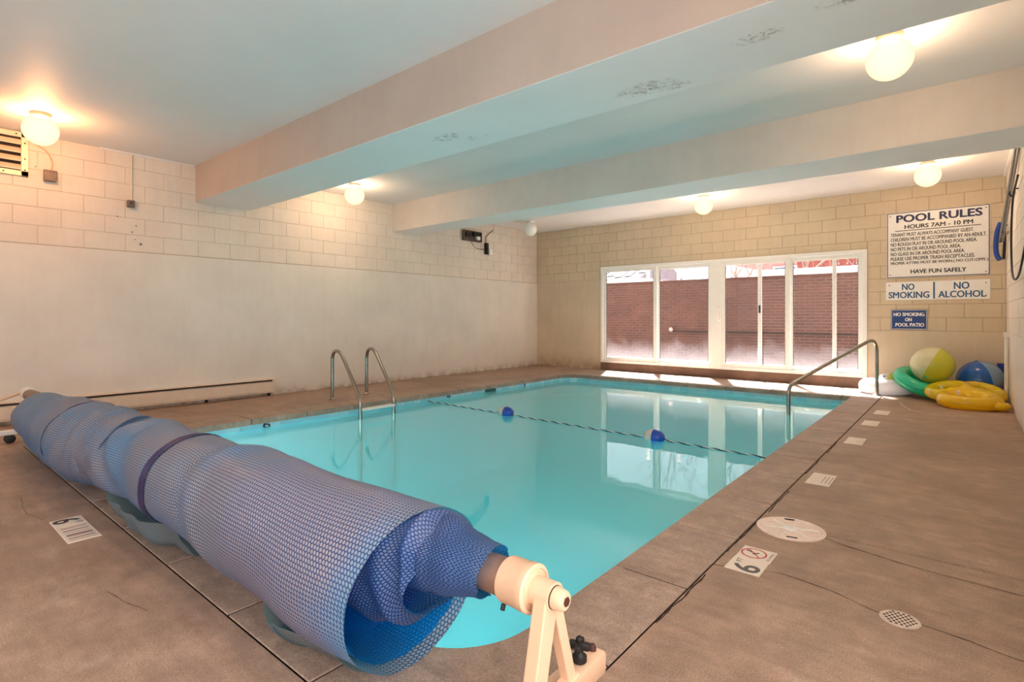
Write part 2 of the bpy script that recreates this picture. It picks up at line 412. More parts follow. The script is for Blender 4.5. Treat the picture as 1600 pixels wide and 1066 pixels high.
def bubble(name, film, bub, dirt, trans, alpha=0.0, zone=.5, pitch=.0155):
    """solar cover: staggered bubbles on a translucent film; uv in metres"""
    n = N(name)
    uv = n.coord('UV'); s = n.node('ShaderNodeSeparateXYZ'); n.l.new(uv, s.inputs[0])
    def cell(off):
        u = n.math('ADD', n.math('DIVIDE', s.outputs[0], pitch), off); v = n.math('ADD', n.math('DIVIDE', s.outputs[1], pitch * 1.732), off)
        du = n.math('SUBTRACT', n.math('FRACT', u), .5); dv = n.math('MULTIPLY', n.math('SUBTRACT', n.math('FRACT', v), .5), 1.732)
        return n.math('SQRT', n.math('ADD', n.math('MULTIPLY', du, du), n.math('MULTIPLY', dv, dv)))
    d = n.math('MINIMUM', cell(0), cell(.5))
    h = n.ramp(d, (.0, 1.0), (.30, .9), (.40, .55), (.47, .0))
    m = n.ramp(d, (.32, 1.0), (.44, .0))
    zone_f = n.ramp(n.noise(1.7, 5, .62, None, .6), (.36 + (zone - .5) * .5, 0.0), (.54 + (zone - .5) * .5, 1.0))
    bc = n.mix(zone_f, lin(bub), lin(dirt))
    fc = n.mix(n.math('MULTIPLY', zone_f, .6), lin(film), lin((92, 98, 114)))
    col = n.mix(m, fc, bc)
    n.col(col); n.rough(.32); n.bump(h, .55, .004)
    tl = n.node('ShaderNodeBsdfTranslucent'); n.l.new(n.mix(m, lin(trans), lin(tuple(min(255, t + 50) for t in trans))), tl.inputs[0])
    mx = n.node('ShaderNodeMixShader'); mx.inputs[0].default_value = .38
    n.l.new(n.b.outputs[0], mx.inputs[1]); n.l.new(tl.outputs[0], mx.inputs[2]); last = mx.outputs[0]
    if alpha:
        tr = n.node('ShaderNodeBsdfTransparent'); tr.inputs[0].default_value = lin((150, 205, 235)); m2 = n.node('ShaderNodeMixShader'); m2.inputs[0].default_value = alpha
        n.l.new(last, m2.inputs[1]); n.l.new(tr.outputs[0], m2.inputs[2]); last = m2.outputs[0]
    n.l.new(last, n.out.inputs[0]); return n.m
M['cover'] = bubble('bubble_cover_weathered', (60, 108, 164), (146, 186, 218), (190, 184, 184), (60, 165, 235))
M['cover_blue'] = bubble('bubble_cover_blue', (14, 50, 112), (92, 124, 166), (140, 142, 162), (10, 130, 235), 0, .62)
M['cover_film'] = bubble('bubble_cover_bright', (8, 120, 205), (30, 150, 225), (30, 150, 225), (10, 160, 245), .12, .9)
M['cover_thin'] = bubble('bubble_cover_thin', (130, 158, 168), (205, 214, 214), (215, 210, 202), (160, 205, 215), .45, .5)
M['strap'] = simple('dark_seam', (46, 44, 92), .5, 0, .2, 20)
def vinyl(name, c, alpha=.0, rough=.12, tl=.3):
    n = N(name); n.col(lin(c)); n.rough(rough); n.b.inputs['Coat Weight'].default_value = .8
    t = n.node('ShaderNodeBsdfTranslucent'); t.inputs[0].default_value = lin(c)
    mx = n.node('ShaderNodeMixShader'); mx.inputs[0].default_value = tl; n.l.new(n.b.outputs[0], mx.inputs[1]); n.l.new(t.outputs[0], mx.inputs[2]); last = mx.outputs[0]
    n.bump(n.noise(18, 4, .6, n.coord(), .6), .25, .01)
    if alpha:
        tr = n.node('ShaderNodeBsdfTransparent'); tr.inputs[0].default_value = lin(c); m2 = n.node('ShaderNodeMixShader'); m2.inputs[0].default_value = alpha
        n.l.new(last, m2.inputs[1]); n.l.new(tr.outputs[0], m2.inputs[2]); last = m2.outputs[0]
    n.l.new(last, n.out.inputs[0]); return n.m
M['v_yellow'] = vinyl('vinyl_clear_yellow', (255, 232, 30), .15)
M['v_orange'] = vinyl('vinyl_orange_yellow', (255, 222, 14), .06)
M['v_green'] = vinyl('vinyl_green', (36, 220, 180))
M['v_white'] = vinyl('vinyl_white', (240, 240, 244))
M['v_ball_yellow'] = vinyl('vinyl_lemon', (214, 216, 70), 0, .3)
M['v_ball_cream'] = vinyl('vinyl_cream', (238, 236, 200), 0, .3)
M['v_blue'] = vinyl('vinyl_blue', (20, 104, 200))
M['v_blue_pale'] = vinyl('vinyl_pale_blue', (150, 185, 215))

# ------------------------------------------------------------------ room shell
XL, XR, YB, YF, ZC = -7.8056, 0.4677, 10.271, -2.6, 3.15
LEDGE = 1.952; BLK = .4064; CRS = .2032
WX0, WX1, WZ0, WZ1 = -6.061, -1.173, .166, 2.236
PX0, PX1, PY0, PY1 = -6.10, -1.217, 1.21, 9.06     # pool edge
CX0, CX1, CY0, CY1 = -6.42, -.895, .89, 9.38       # outer edge of coping
WATER = -.105

# floor slabs round the pool, with an expansion joint and gaps
fl = empty('floor', kind='structure')
def slab(x0, x1, y0, y1, z=0.0): return MB().box(x0, x1, y0, y1, -.25, z, .003).build('floor_slab', M['floor'], fl)
g = .004
slab(XL, CX0 - g, YF, YB); slab(CX0 - g + .004, CX1 + g - .004, YF, CY0 - g); slab(CX0, CX1 + g, CY1 + g, YB)
slab(CX1 + g, XR, YF, 3.235); slab(CX1 + g, XR, 3.245, 7.60); slab(CX1 + g, XR, 7.61, YB)
def crack(pts, wd=.006, mat='crack', nm='floor_crack'):
    P = []
    for i in range(len(pts) - 1):
        a = Vector(pts[i]); b = Vector(pts[i + 1]); n_ = max(3, int((b - a).length / .035))
        for k in range(n_): P.append(a.lerp(b, k / n_))
    P.append(Vector(pts[-1])); vs = []; fs = []
    for i, p in enumerate(P):
        d = (P[min(i + 1, len(P) - 1)] - P[max(i - 1, 0)]).normalized(); nn = Vector((-d.y, d.x))
        q = p + nn * (noise.noise(Vector((p.x * 7, p.y * 7, 1.3))) * .012); ww = wd * (.35 + .9 * abs(noise.noise(Vector((p.x * 23, p.y * 23, 5)))))
        vs += [(q.x + nn.x * ww, q.y + nn.y * ww, .0008), (q.x - nn.x * ww, q.y - nn.y * ww, .0008)]
    for i in range(len(P) - 1): fs.append((2 * i, 2 * i + 1, 2 * i + 3, 2 * i + 2))
    return MB().add(vs, fs).build(nm, M[mat], fl)
crack([(-.60, 3.20), (-.24, 3.09), (.05, 3.06), (.46, 3.02)], .005)
crack([(-.89, 2.52), (-.62, 2.62), (-.43, 2.60), (-.25, 2.52)], .004)
crack([(-.12, 2.52), (.02, 2.50), (.3, 2.44)], .004)
crack([(-4.6, .62), (-4.2, .60), (-4.0, .64)], .002)
crack([(-2.75, .64), (-2.45, .70)], .002)
for y in (1.9, 2.7, 3.4, 4.4, 5.2): crack([(CX1 + .012, y), (CX1 + .014, y + .5)], .007, 'crack')
for (a, b) in (((-.66, 8.9), (-.5, 8.25)), ((-.5, 8.25), (-.2, 8.0)), ((-.2, 8.0), (.05, 8.2))): crack([a, b], .012, 'lime', 'lime_stain')

# walls: backing + real blocks
def block_mesh(axis, ln, h, mat, name='block'):
    """block face proud of the joint plane; axis = the direction the face runs along"""
    g = .003; d = .014; ch = .003
    m = MB()
    if axis == 'y+': m.box(0, d, -ln / 2 + g, ln / 2 - g, -h / 2 + g, h / 2 - g, ch)
    if axis == 'y-': m.box(-d, 0, -ln / 2 + g, ln / 2 - g, -h / 2 + g, h / 2 - g, ch)
    if axis == 'x-': m.box(-ln / 2 + g, ln / 2 - g, -d, 0, -h / 2 + g, h / 2 - g, ch)
    return m.mesh(name, mat)
def overlaps(a0, a1, b0, b1): return a0 < b1 - .001 and b0 < a1 - .001
# left wall
wl_ = empty('wall_left', kind='structure')
MB().box(XL - .25, XL - .0055, YF - .25, YB + .25, -.25, ZC + .25).build('wall_backing', M['mortar_cream'], wl_)
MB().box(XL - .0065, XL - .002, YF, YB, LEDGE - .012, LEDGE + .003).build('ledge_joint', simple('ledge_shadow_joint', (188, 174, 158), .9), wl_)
MB().box(XL - .02, XL + .001, YF, YB, 0, LEDGE - .009, .003).build('plaster_dado', M['wall_cream'], wl_)
cache = {}
def lay(axis, pos, fixed, z, ln, h, mat, parent):
    key = (axis, round(ln, 3), round(h, 3), mat)
    if key not in cache: cache[key] = block_mesh(axis, ln, h, M[mat])
    dp = rnd.uniform(-.0016, .0016)
    loc = (fixed + dp, pos, z) if axis[0] == 'y' else (pos, fixed + dp, z)
    return link('block', cache[key], parent, loc)
Y0 = 1.198
def runs(p0, p1, off, step=BLK):
    k = math.floor((p0 - off) / step) ; out = []
    while off + k * step < p1 - .02:
        a = max(p0, off + k * step); b = min(p1, off + (k + 1) * step)
        if b - a > .03: out.append((a, b))
        k += 1
    return out
for c in range(6):
    z0 = LEDGE + c * CRS; z1 = min(ZC, z0 + CRS)
    if z1 - z0 < .03: break
    for a, b in runs(-.9, YB - .01, Y0 + (BLK / 2 if c % 2 else 0)): lay('y+', (a + b) / 2, XL - .014, (z0 + z1) / 2, b - a, z1 - z0, 'wall_block', wl_)
MB().box(XL - .02, XL - .001, YF, -.9, LEDGE, ZC).build('plaster_upper', M['wall_cream'], wl_)
# back wall
wb = empty('wall_back', kind='structure')
bk = MB()
bk.box(XL - .2, WX0, YB + .0055, YB + .26, -.25, ZC + .25); bk.box(WX1, XR + .2, YB + .0055, YB + .26, -.25, ZC + .25)
bk.box(WX0, WX1, YB + .0055, YB + .26, WZ1, ZC + .25); bk.box(WX0, WX1, YB + .012, YB + .26, -.25, WZ0 - .04)
bk.build('wall_backing', M['mortar'], wb)
MB().box(XL, WX0 - .001, YB - .002, YB + .02, 0, LEDGE, .003).build('plaster_dado', M['wall_tan'], wb)
MB().box(WX1 + .001, XR, YB - .002, YB + .02, 0, LEDGE - 5 * CRS, .003).build('plaster_dado', M['wall_tan'], wb)
for c in range(-5, 6):
    z0 = LEDGE + c * CRS; z1 = min(ZC, z0 + CRS)
    if z1 - z0 < .03: break
    for a, b in runs(XL, XR, XL + .1 + (BLK / 2 if c % 2 else 0)):
        segs = [(a, b)]
        if z0 < WZ1 - .01 :
            zz1 = z1
            out = []
            for (p, q) in segs:
                if q <= WX0 or p >= WX1: out.append((p, q))
                else:
                    if p < WX0 - .03: out.append((p, WX0))
                    if q > WX1 + .03: out.append((WX1, q))
                    if z1 > WZ1 + .02 and min(q, WX1) - max(p, WX0) > .03: lay('x-', (max(p, WX0) + min(q, WX1)) / 2, YB + .014, (WZ1 + .006 + z1) / 2, min(q, WX1) - max(p, WX0), z1 - WZ1 - .006, 'wall_tan_block', wb)
            segs = out
        for (p, q) in segs:
            if c < 0 and p < WX0: continue
            lay('x-', (p + q) / 2, YB + .014, (z0 + z1) / 2, q - p, z1 - z0, 'wall_tan_block', wb)
# right wall
wr = empty('wall_right', kind='structure')
MB().box(XR + .0055, XR + .25, YF - .25, YB + .01, -.25, ZC + .25).build('wall_backing', M['mortar_cream'], wr)
MB().box(XR - .002, XR + .02, YF, 6.4, 0, ZC, .003).build('plaster_face', M['wall_cream'], wr)
MB().box(XR - .004, XR + .02, 6.4, YB, 0, LEDGE - 5 * CRS, .003).build('plaster_dado', M['wall_cream'], wr)
for c in range(-5, 6):
    z0 = LEDGE + c * CRS; z1 = min(ZC, z0 + CRS)
    if z1 - z0 < .03: break
    for a, b in runs(6.4, YB, 6.5 + (BLK / 2 if c % 2 else 0)): lay('y-', (a + b) / 2, XR + .014, (z0 + z1) / 2, b - a, z1 - z0, 'wall_block', wr)
# wall behind the camera
wf = MB().box(XL - .2, XR + .2, YF - .25, YF, -.25, ZC + .25, .0).build('wall_front', M['wall_cream']); tag(wf, kind='structure')
# ceiling and beams
ce = MB().box(XL - .25, XR + .25, YF - .25, YB + .3, ZC, ZC + .25).build('ceiling', M['ceiling']); tag(ce, kind='structure')
def beam(name, ynl, yfl, ynr, yfr, side, z=2.671):
    m = MB(); x0, x1 = XL - .01, XR + .01
    m.prism([(x0, ynl), (x1, ynr), (x1, yfr), (x0, yfl)], z, ZC + .02)
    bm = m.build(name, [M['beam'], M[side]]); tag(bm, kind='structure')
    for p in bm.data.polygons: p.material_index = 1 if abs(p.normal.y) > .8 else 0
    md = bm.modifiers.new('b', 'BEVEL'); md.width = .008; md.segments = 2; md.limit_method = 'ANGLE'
beam('trim_1', 2.79, 3.515, 2.79, 3.525, 'beam_side_shade')
beam('trim_2', 6.02, 6.53, 5.915, 6.66, 'beam_side_shade2')
tr3 = MB().box(XL + .002, XL + .02, 1.75, 2.78, ZC - .02, ZC, .003).build('trim_3', M['ceiling']); tag(tr3, kind='structure')
tr4 = MB().box(XR - .03, XR - .002, 6.7, YB - .03, ZC - .03, ZC - .001, .004).build('trim_4', M['white_frame']); tag(tr4, kind='structure')
# sill below the window
MB().box(WX0, WX1, YB - .02, YB + .26, -.02, WZ0 - .004, .006).build('window_sill_curb', M['sill'], wb)

# ------------------------------------------------------------------ window
W = empty('window_1', kind='structure')
def fr(x0, x1, z0, z1, y0=YB - .02, y1=YB + .09, nm='window_frame', ch=.006, mat='white_frame'): return MB().box(x0, x1, y0, y1, z0, z1, ch).build(nm, M[mat], W)
fr(WX0, WX0 + .06, WZ0, WZ1); fr(WX1 - .06, WX1, WZ0, WZ1); fr(WX0, WX1, WZ1 - .06, WZ1, YB - .021); fr(WX0, WX1, WZ0, WZ0 + .055, YB - .021)
fr(-3.665, -3.475, WZ0 + .02, WZ1 - .02, YB - .024, YB + .08, 'mullion')
def sash(x0, x1, yo, pane=True, wdt=.075, y1=.035):
    a, b = WZ0 + .05, WZ1 - .055
    s = MB(); s.box(x0, x0 + wdt, YB + yo, YB + yo + y1, a, b, .005); s.box(x1 - wdt, x1, YB + yo, YB + yo + y1, a, b, .005)
    s.box(x0 + wdt - .004, x1 - wdt + .004, YB + yo, YB + yo + y1, a, a + wdt, .005); s.box(x0 + wdt - .004, x1 - wdt + .004, YB + yo, YB + yo + y1, b - wdt, b, .005)
    o = s.build('sash', M['white_frame'], W)
    gk = MB(); e = .008
    for q in ((x0 + wdt - .002, x0 + wdt + e), (x1 - wdt - e, x1 - wdt + .002)): gk.box(q[0], q[1], YB + yo + .008, YB + yo + .026, a + wdt, b - wdt)
    gk.build('gasket', M['dark_seal'], o)
    if pane: MB().box(x0 + wdt - .01, x1 - wdt + .01, YB + yo + .015, YB + yo + .019, a + wdt - .01, b - wdt + .01).build('window_pane', M['pane'], o)
    return o
sash(WX0 + .055, -4.765, .0); sash(-4.80, -3.66, .045)
sl = sash(-3.48, -2.305, .0); sash(-2.34, WX1 - .055, .045)
# insect-screen stiles standing in the outer track
fr(-2.86, -2.79, WZ0 + .05, WZ1 - .055, YB + .11, YB + .13, 'screen_stile', .004); fr(-1.68, -1.62, WZ0 + .05, WZ1 - .055, YB + .11, YB + .13, 'screen_stile', .004)
MB().box(-2.845, -2.812, YB + .098, YB + .112, 1.22, 1.36, .004).build('latch', M['black_plastic'], W)
hd = MB(); hd.tube(fillet([(-3.52, YB - .02, 1.30), (-3.52, YB - .07, 1.30), (-3.52, YB - .07, 1.08), (-3.52, YB - .02, 1.08)], .03), .016, 10)
hd.box(-3.545, -3.495, YB - .03, YB - .018, 1.04, 1.34, .005); hd.build('sash_handle', M['white_plastic'], W, True)

# ------------------------------------------------------------------ patio outside
pt = MB().box(-12, 4, YB + .26, 13.4, -.30, -.12, .0).build('patio_ground', M['patio']); tag(pt, 'pale concrete patio ground between the sliding window and brick wall', 'ground', kind='structure')
BW = empty('brick_wall', (0, 13.1, 0), 0, 'tall red brick patio wall seen through the sliding window', 'wall')
BT = 2.04; pitch = .0678; bl = .2032
MB().box(-11, 2.5, .006, .22, -.12, BT).build('mortar_bed', M['brick_mortar'], BW)
bmsh = MB().box(-.0965, .0965, -.006, .03, -.0285, .0285, .0015).mesh('brick', M['brick'])
ca_, sa_ = math.cos(.6966), math.sin(.6966)
cand = []; rest = []
nc = int((BT + .1) / pitch)
for c in range(nc):
    z = BT - pitch / 2 - c * pitch; off = bl / 2 if c % 2 else 0
    for k in range(-54, 13):
        x = k * bl + off
        zc = -x * sa_ + 13.1 * ca_; px = 800 + 842 * (x * ca_ + 13.1 * sa_) / zc
        (cand if 952 < px < 1346 and z > .0 else rest).append((zc, x, z))
cand.sort()
for zc, x, z in cand[:300]: link('brick', bmsh, BW, (x, rnd.uniform(-.002, .002), z))
m = MB()
for zc, x, z in cand[300:] + rest:
    dy = rnd.uniform(-.002, .002); m.add([(x - .0965, -.006 + dy, z - .0285), (x + .0965, -.006 + dy, z - .0285), (x + .0965, -.006 + dy, z + .0285), (x - .0965, -.006 + dy, z + .0285),
        (x - .0985, .01, z - .0305), (x + .0985, .01, z - .0305), (x + .0985, .01, z + .0305), (x - .0985, .01, z + .0305)],
        [(0, 1, 2, 3), (0, 4, 5, 1), (1, 5, 6, 2), (2, 6, 7, 3), (3, 7, 4, 0)])
tag(m.build('remaining_bricks', M['brick'], BW), kind='stuff')
MB().box(-11, 2.5, -.02, .24, BT, BT + .035, .006).build('coping_course', M['brick'], BW)
MB().box(-3.55, 2.5, -.035, .26, BT + .035, BT + .17, .015).build('white_capping', M['snow'], BW)
sb = MB(); sb.tube([(-5.63, -.05, .78), (2.4, -.05, .78)], .016, 8); sb.build('dark_pipe', M['heater_dark'], BW)
v = MB(); v.sphere((-5.66, -.07, .83), .055, n=12, m=8); v.cyl((-5.66, 0, .78), (-5.66, -.09, .83), .02); v.build('hose_tap', simple('faded_pink', (222, 170, 168), .5), BW)

# beyond the patio wall
def thing(name, label, cat, loc, group=None, rz=0): return empty(name, loc, rz, label, cat, group)
gr = MB().box(-60, 40, 13.32, 70, -.4, -.2).build('yard_ground', M['snow']); tag(gr, 'snow covered ground beyond the brick wall', 'ground', kind='structure')
sh = thing('shed', 'low shed with snow dusted roof, behind the left end of the brick wall', 'shed', (-11.3, 17.5, 0))
MB().box(-3, 2.4, 0, 3, -.2, 2.60).build('shed_wall', simple('pale_siding', (205, 190, 192), .8, 0, .2, 2), sh)
s = MB(); s.add([(-3.4, -.5, 2.5), (2.8, -.5, 2.5), (2.8, 1.5, 3.33), (-3.4, 1.5, 3.33), (-3.4, 3.5, 2.5), (2.8, 3.5, 2.5), (-3.4, 1.5, 2.58), (2.8, 1.5, 2.58)], [(0, 1, 2, 3), (3, 2, 5, 4), (0, 3, 6), (3, 4, 6), (1, 7, 2), (2, 7, 5), (0, 6, 7, 1), (4, 5, 7, 6)])
s.build('roof', M['shingle'], sh)
s = MB()
for i in range(16):
    x = -3.2 + i * .38; s.box(x, x + rnd.uniform(.2, .45), -.3 + rnd.uniform(0, .5), 1.45, 0, .03, .01, Matrix.Translation((0, -.5, 2.515)) @ Matrix.Rotation(math.atan2(.83, 2), 4, 'X') @ Matrix.Translation((0, .3, 0)))
s.build('roof_snow', M['snow'], sh)
bd = thing('house', 'pale house with snowy gable roof, beyond the second window pane', 'house', (-9.6, 24, 0))
MB().box(-4, 4.6, 0, 6, -.2, 2.6).build('house_wall', M['far_wall'], bd)
s = MB(); s.add([(-4.6, -.6, 2.5), (0.6, -.6, 3.75), (5.2, -.6, 2.5), (-4.6, 6.6, 2.5), (.6, 6.6, 3.75), (5.2, 6.6, 2.5), (-4.6, -.6, 2.4), (5.2, -.6, 2.4)], [(0, 1, 4, 3), (1, 2, 5, 4), (6, 7, 2, 1, 0)])
s.build('roof', M['snow'], bd)
ap = thing('apartment_block', 'long reddish brick apartment block in the far distance', 'building', (-8, 40, 0))
MB().box(-22, 22, 0, 8, -.2, 5.2).build('block_wall', M['far_wall'], ap)
for i in range(12):
    x = -20 + i * 3.6; f_ = MB().box(x, x + 1.5, -.12, .1, 3.2, 4.6, .02).build('window', M['white_frame'], ap)
    MB().box(x + .1, x + 1.4, -.16, -.1, 3.3, 4.5).build('pane', simple('dark_glass', (70, 76, 88), .1) if i == 0 else bpy.data.materials['dark_glass'], f_)
fe = thing('fence', 'dark red upright board fence beyond the right end of brick wall', 'fence', (-1.6, 16.4, 0))
for i in range(12): MB().box(i * .2 - 1.9, i * .2 - 1.715, 0, .03, -.2, 3.1 + .02 * (i % 2), .006).build('board', M['fence_wood'], fe)
for z in (.6, 2.4): MB().box(-1.95, .5, .03, .08, z, z + .09, .005).build('rail', M['fence_wood'], fe)
for i, (x, y, lab) in enumerate(((-6.75, 14.0, 'slim white post standing behind the brick wall, in leftmost window pane'), (-5.95, 14.2, 'slim white post behind the brick wall, seen in second window pane'))):
    q = MB(); q.box(x - .035, x + .035, y - .035, y + .035, -.2, 2.62 - .05 * i, .006); q.box(x - .05, x + .05, y - .05, y + .05, 2.6 - .05 * i, 2.64 - .05 * i, .005)
    tag(q.build('post', M['white_plastic']), lab, 'post')
def tree(x, y, h, seed, label, tw=1.0):
    r = random.Random(seed); root = thing('bare_tree', label, 'tree', (x, y, 0), 'bare winter trees beyond the brick wall')
    tr = MB(); br = MB(); tgw = MB()
    def grow(p, d, L, rad, lev, m_):
        pts = [p]; q = p
        for k in range(5):
            d = (d + Vector((r.uniform(-.16, .16), r.uniform(-.16, .16), r.uniform(-.03, .09)))).normalized(); q = q + d * L / 5; pts.append(q)
        m_.tube(pts, rad, 6 if lev < 2 else 4, rf=lambda i: rad * (1 - .13 * i))
        if lev >= 4: return
        for k in range(4 if lev < 3 else 3):
            t = r.uniform(.35, 1); i = min(4, int(t * 5)); b = pts[i].lerp(pts[i + 1], t * 5 - i if i < 5 else 0)
            a = r.uniform(0, 6.28); e = (d * r.uniform(.5, .9) + Vector((math.cos(a), math.sin(a), r.uniform(.1, .5))) * r.uniform(.45, .8)).normalized()
            grow(b, e, L * r.uniform(.5, .72), rad * .5, lev + 1, br if lev < 1 else tgw)
    grow(Vector((0, 0, -.2)), Vector((0, 0, 1)), h * .5, .05 * tw, 0, tr)
    tr.build('trunk', M['bark'], root, True); br.build('branch', M['bark'], root, True); tag(tgw.build('twigs', M['bark'], root), kind='stuff')
for i, (x, y, h, tw, lab) in enumerate(((-5.0, 15.4, 5.2, .8, 'bare shrubby tree behind the wall, in the second window pane'), (-3.75, 14.6, 4.8, .7, 'bare many-branched tree right behind the wall, third window pane'),
    (-3.0, 16.0, 6.5, 1.1, 'taller bare tree with pale arching branches, near the middle screen stile'), (-2.0, 15.2, 5.2, .8, 'bare tree standing in front of the dark red board fence'),
    (-10.5, 22.5, 9, 1.5, 'large bare tree beyond the leftmost window pane'), (-.5, 17.5, 8.5, 1.5, 'large bare tree behind the right edge of the window'), (-6.6, 21, 9, 1.6, 'distant tall bare tree between shed and house'))):
    tree(x, y, h, 11 + i, lab, tw)

# ------------------------------------------------------------------ pool: coping, basin, tiles, water
P = empty('swimming_pool', (0, 0, 0), 0, 'indoor rectangular swimming pool with concrete coping and turquoise basin', 'pool')
def arc(cx, cy, r, a0, a1, n=10): return [(cx + r * math.cos(R(a0 + (a1 - a0) * i / n)), cy + r * math.sin(R(a0 + (a1 - a0) * i / n))) for i in range(n + 1)]
TOPZ = .004
def stone(poly): return MB().prism(poly, -.06, TOPZ, .006).build('coping_stone', M['coping'], P)
NO = .015 # nosing
jr = [1.56 + .66 * i for i in range(12)]
for a, b in zip(jr[:-1], jr[1:]): stone([(PX1 - NO, a + .006), (CX1, a + .006), (CX1, b - .006), (PX1 - NO, b - .006)])
jl = [1.56, 2.089] + [2.749 + .66 * i for i in range(10)]; jl[-1] = 8.70
for a, b in zip(jl[:-1], jl[1:]): stone([(CX0, a + .006), (PX0 + NO, a + .006), (PX0 + NO, b - .006), (CX0, b - .006)])
jf = [-5.75, -5.47] + [-4.81 + .66 * i for i in range(6)]; jf[-1] = -1.57
for a, b in zip(jf[:-1], jf[1:]): stone([(a + .006, CY0), (b - .006, CY0), (b - .006, PY0 + NO), (a + .006, PY0 + NO)])
jb = [-5.75 + .69 * i for i in range(7)]; jb[-1] = -1.35
for a, b in zip(jb[:-1], jb[1:]): stone([(a + .006, PY1 - NO), (b - .006, PY1 - NO), (b - .006, CY1), (a + .006, CY1)])
rc = .35
stone([(-1.567, CY0), (CX1, CY0), (CX1, 1.557)] + arc(PX1 - rc, PY0 + rc, rc - NO, 0, -90)[0:] )
stone([(CX0, 1.557), (CX0, CY0), (-5.753, CY0)] + arc(PX0 + rc, PY0 + rc, rc - NO, 270, 180))
stone([(-5.753, CY1), (CX0, CY1), (CX0, 8.703)] + arc(PX0 + rc, PY1 - rc, rc - NO, 180, 90))
stone([(CX1, jr[-1] + .003)] + arc(CX1 - .1, CY1 - .1, .1, 0, 90, 4) + [(-1.347, CY1), (-1.347, PY1 - NO), (PX1 - NO - .05, PY1 - NO), (PX1 - NO, PY1 - NO - .05), (PX1 - NO, jr[-1] + .003)])
MB().prism([(CX0, CY0), (PX0 - .02, CY0), (PX0 - .02, CY1), (CX0, CY1)], -.25, -.001).build('mortar_bed', M['coping_dark'], P)
MB().prism([(PX1 + .02, CY0), (CX1, CY0), (CX1, CY1), (PX1 + .02, CY1)], -.25, -.001).build('mortar_bed', M['coping_dark'], P)
MB().prism([(PX0 - .02, CY0), (PX1 + .02, CY0), (PX1 + .02, PY0 - .02), (PX0 - .02, PY0 - .02)], -.25, -.001).build('mortar_bed', M['coping_dark'], P)
MB().prism([(PX0 - .02, PY1 + .02), (PX1 + .02, PY1 + .02), (PX1 + .02, CY1), (PX0 - .02, CY1)], -.25, -.001).build('mortar_bed', M['coping_dark'], P)
def outline(e=0.0, n=8):
    r1 = rc; r2 = .06
    o = arc(PX1 - r1 - e, PY0 + r1 + e, r1, -90, 0, n) + arc(PX1 - r2 - e, PY1 - r2 - e, r2, 0, 90, n) + arc(PX0 + r1 + e, PY1 - r1 - e, r1, 90, 180, n) + arc(PX0 + r1 + e, PY0 + r1 + e, r1, 180, 270, n)
    return o
o = outline(); n_ = len(o); DEPTH = -1.45
b = MB(); vs = [(x, y, -.05) for x, y in o] + [(x, y, DEPTH) for x, y in o]
b.add(vs, [(i, n_ + i, n_ + (i + 1) % n_, (i + 1) % n_) for i in range(n_)] + [tuple(n_ + i for i in range(n_))])
bo = b.build('basin', M['basin'], P)
# waterline tiles on the two walls in view
tm = MB().box(-.0735, .0735, -.008, 0, -.0735, .0735, .002)
tms = [tm.mesh('waterline_tile', M['tile']), tm.mesh('waterline_tile', M['tile2'])]
TZ = -.128
SK0, SK1 = 6.58, 6.86
yy = PY0 + rc + .08
while yy < PY1 - rc:
    if not (SK0 - .06 < yy < SK1 + .06): link('waterline_tile', tms[rnd.random() < .4], P, (PX0, yy, TZ), (0, 0, R(90)))
    yy += .152
xx = PX0 + rc + .08
while xx < PX1 - .08: link('waterline_tile', tms[rnd.random() < .4], P, (xx, PY1, TZ)); xx += .152
for (cx, cy, a0) in ((PX0 + rc, PY1 - rc, 90),):
    for i in range(4):
        a = R(a0 + 11 + i * 22.5); link('waterline_tile', tms[i % 2], P, (cx + rc * math.cos(a), cy + rc * math.sin(a), TZ), (0, 0, a - R(90)))
yy = PY0 + rc + .08
while yy < PY1 - .08: link('waterline_tile', tms[rnd.random() < .4], P, (PX1, yy, TZ), (0, 0, R(-90))); yy += .152
sk = MB(); sk.box(PX0 - .02, PX0 + .012, SK0 - .02, SK0, -.19, -.045, .003); sk.box(PX0 - .02, PX0 + .012, SK1, SK1 + .02, -.19, -.045, .003); sk.box(PX0 - .02, PX0 + .012, SK0, SK1, -.06, -.045, .003)
sk = sk.build('skimmer', M['tile'], P); MB().box(PX0 - .01, PX0 + .004, SK0, SK1, -.19, -.06).build('skimmer_opening', simple('deep_teal', (10, 84, 92), .3), sk)
MY = Matrix(((0, 0, 1, 0), (1, 0, 0, 0), (0, 1, 0, 0), (0, 0, 0, 1)))   # xy text plane -> faces +X
for (y, ch) in ((2.92, '6'), (5.75, '4'), (7.62, '3')):
    text(ch, 'depth_number', M['ink_black'], P, .085, .085, Matrix.Translation((PX0 + .010, y, -.075)) @ MY, .02)
wt = MB(); wo = outline(-.004); zs = [WATER, DEPTH + .004]
vs = [(x, y, WATER) for x, y in wo] + [(x, y, DEPTH - .004) for x, y in wo]
wt.add(vs, [tuple(range(n_)), tuple(n_ + i for i in range(n_ - 1, -1, -1))] + [(i, n_ + i, n_ + (i + 1) % n_, (i + 1) % n_) for i in range(n_)])
tag(wt.build('pool_water', M['water']), 'calm turquoise water filling the swimming pool', 'water', kind='stuff')

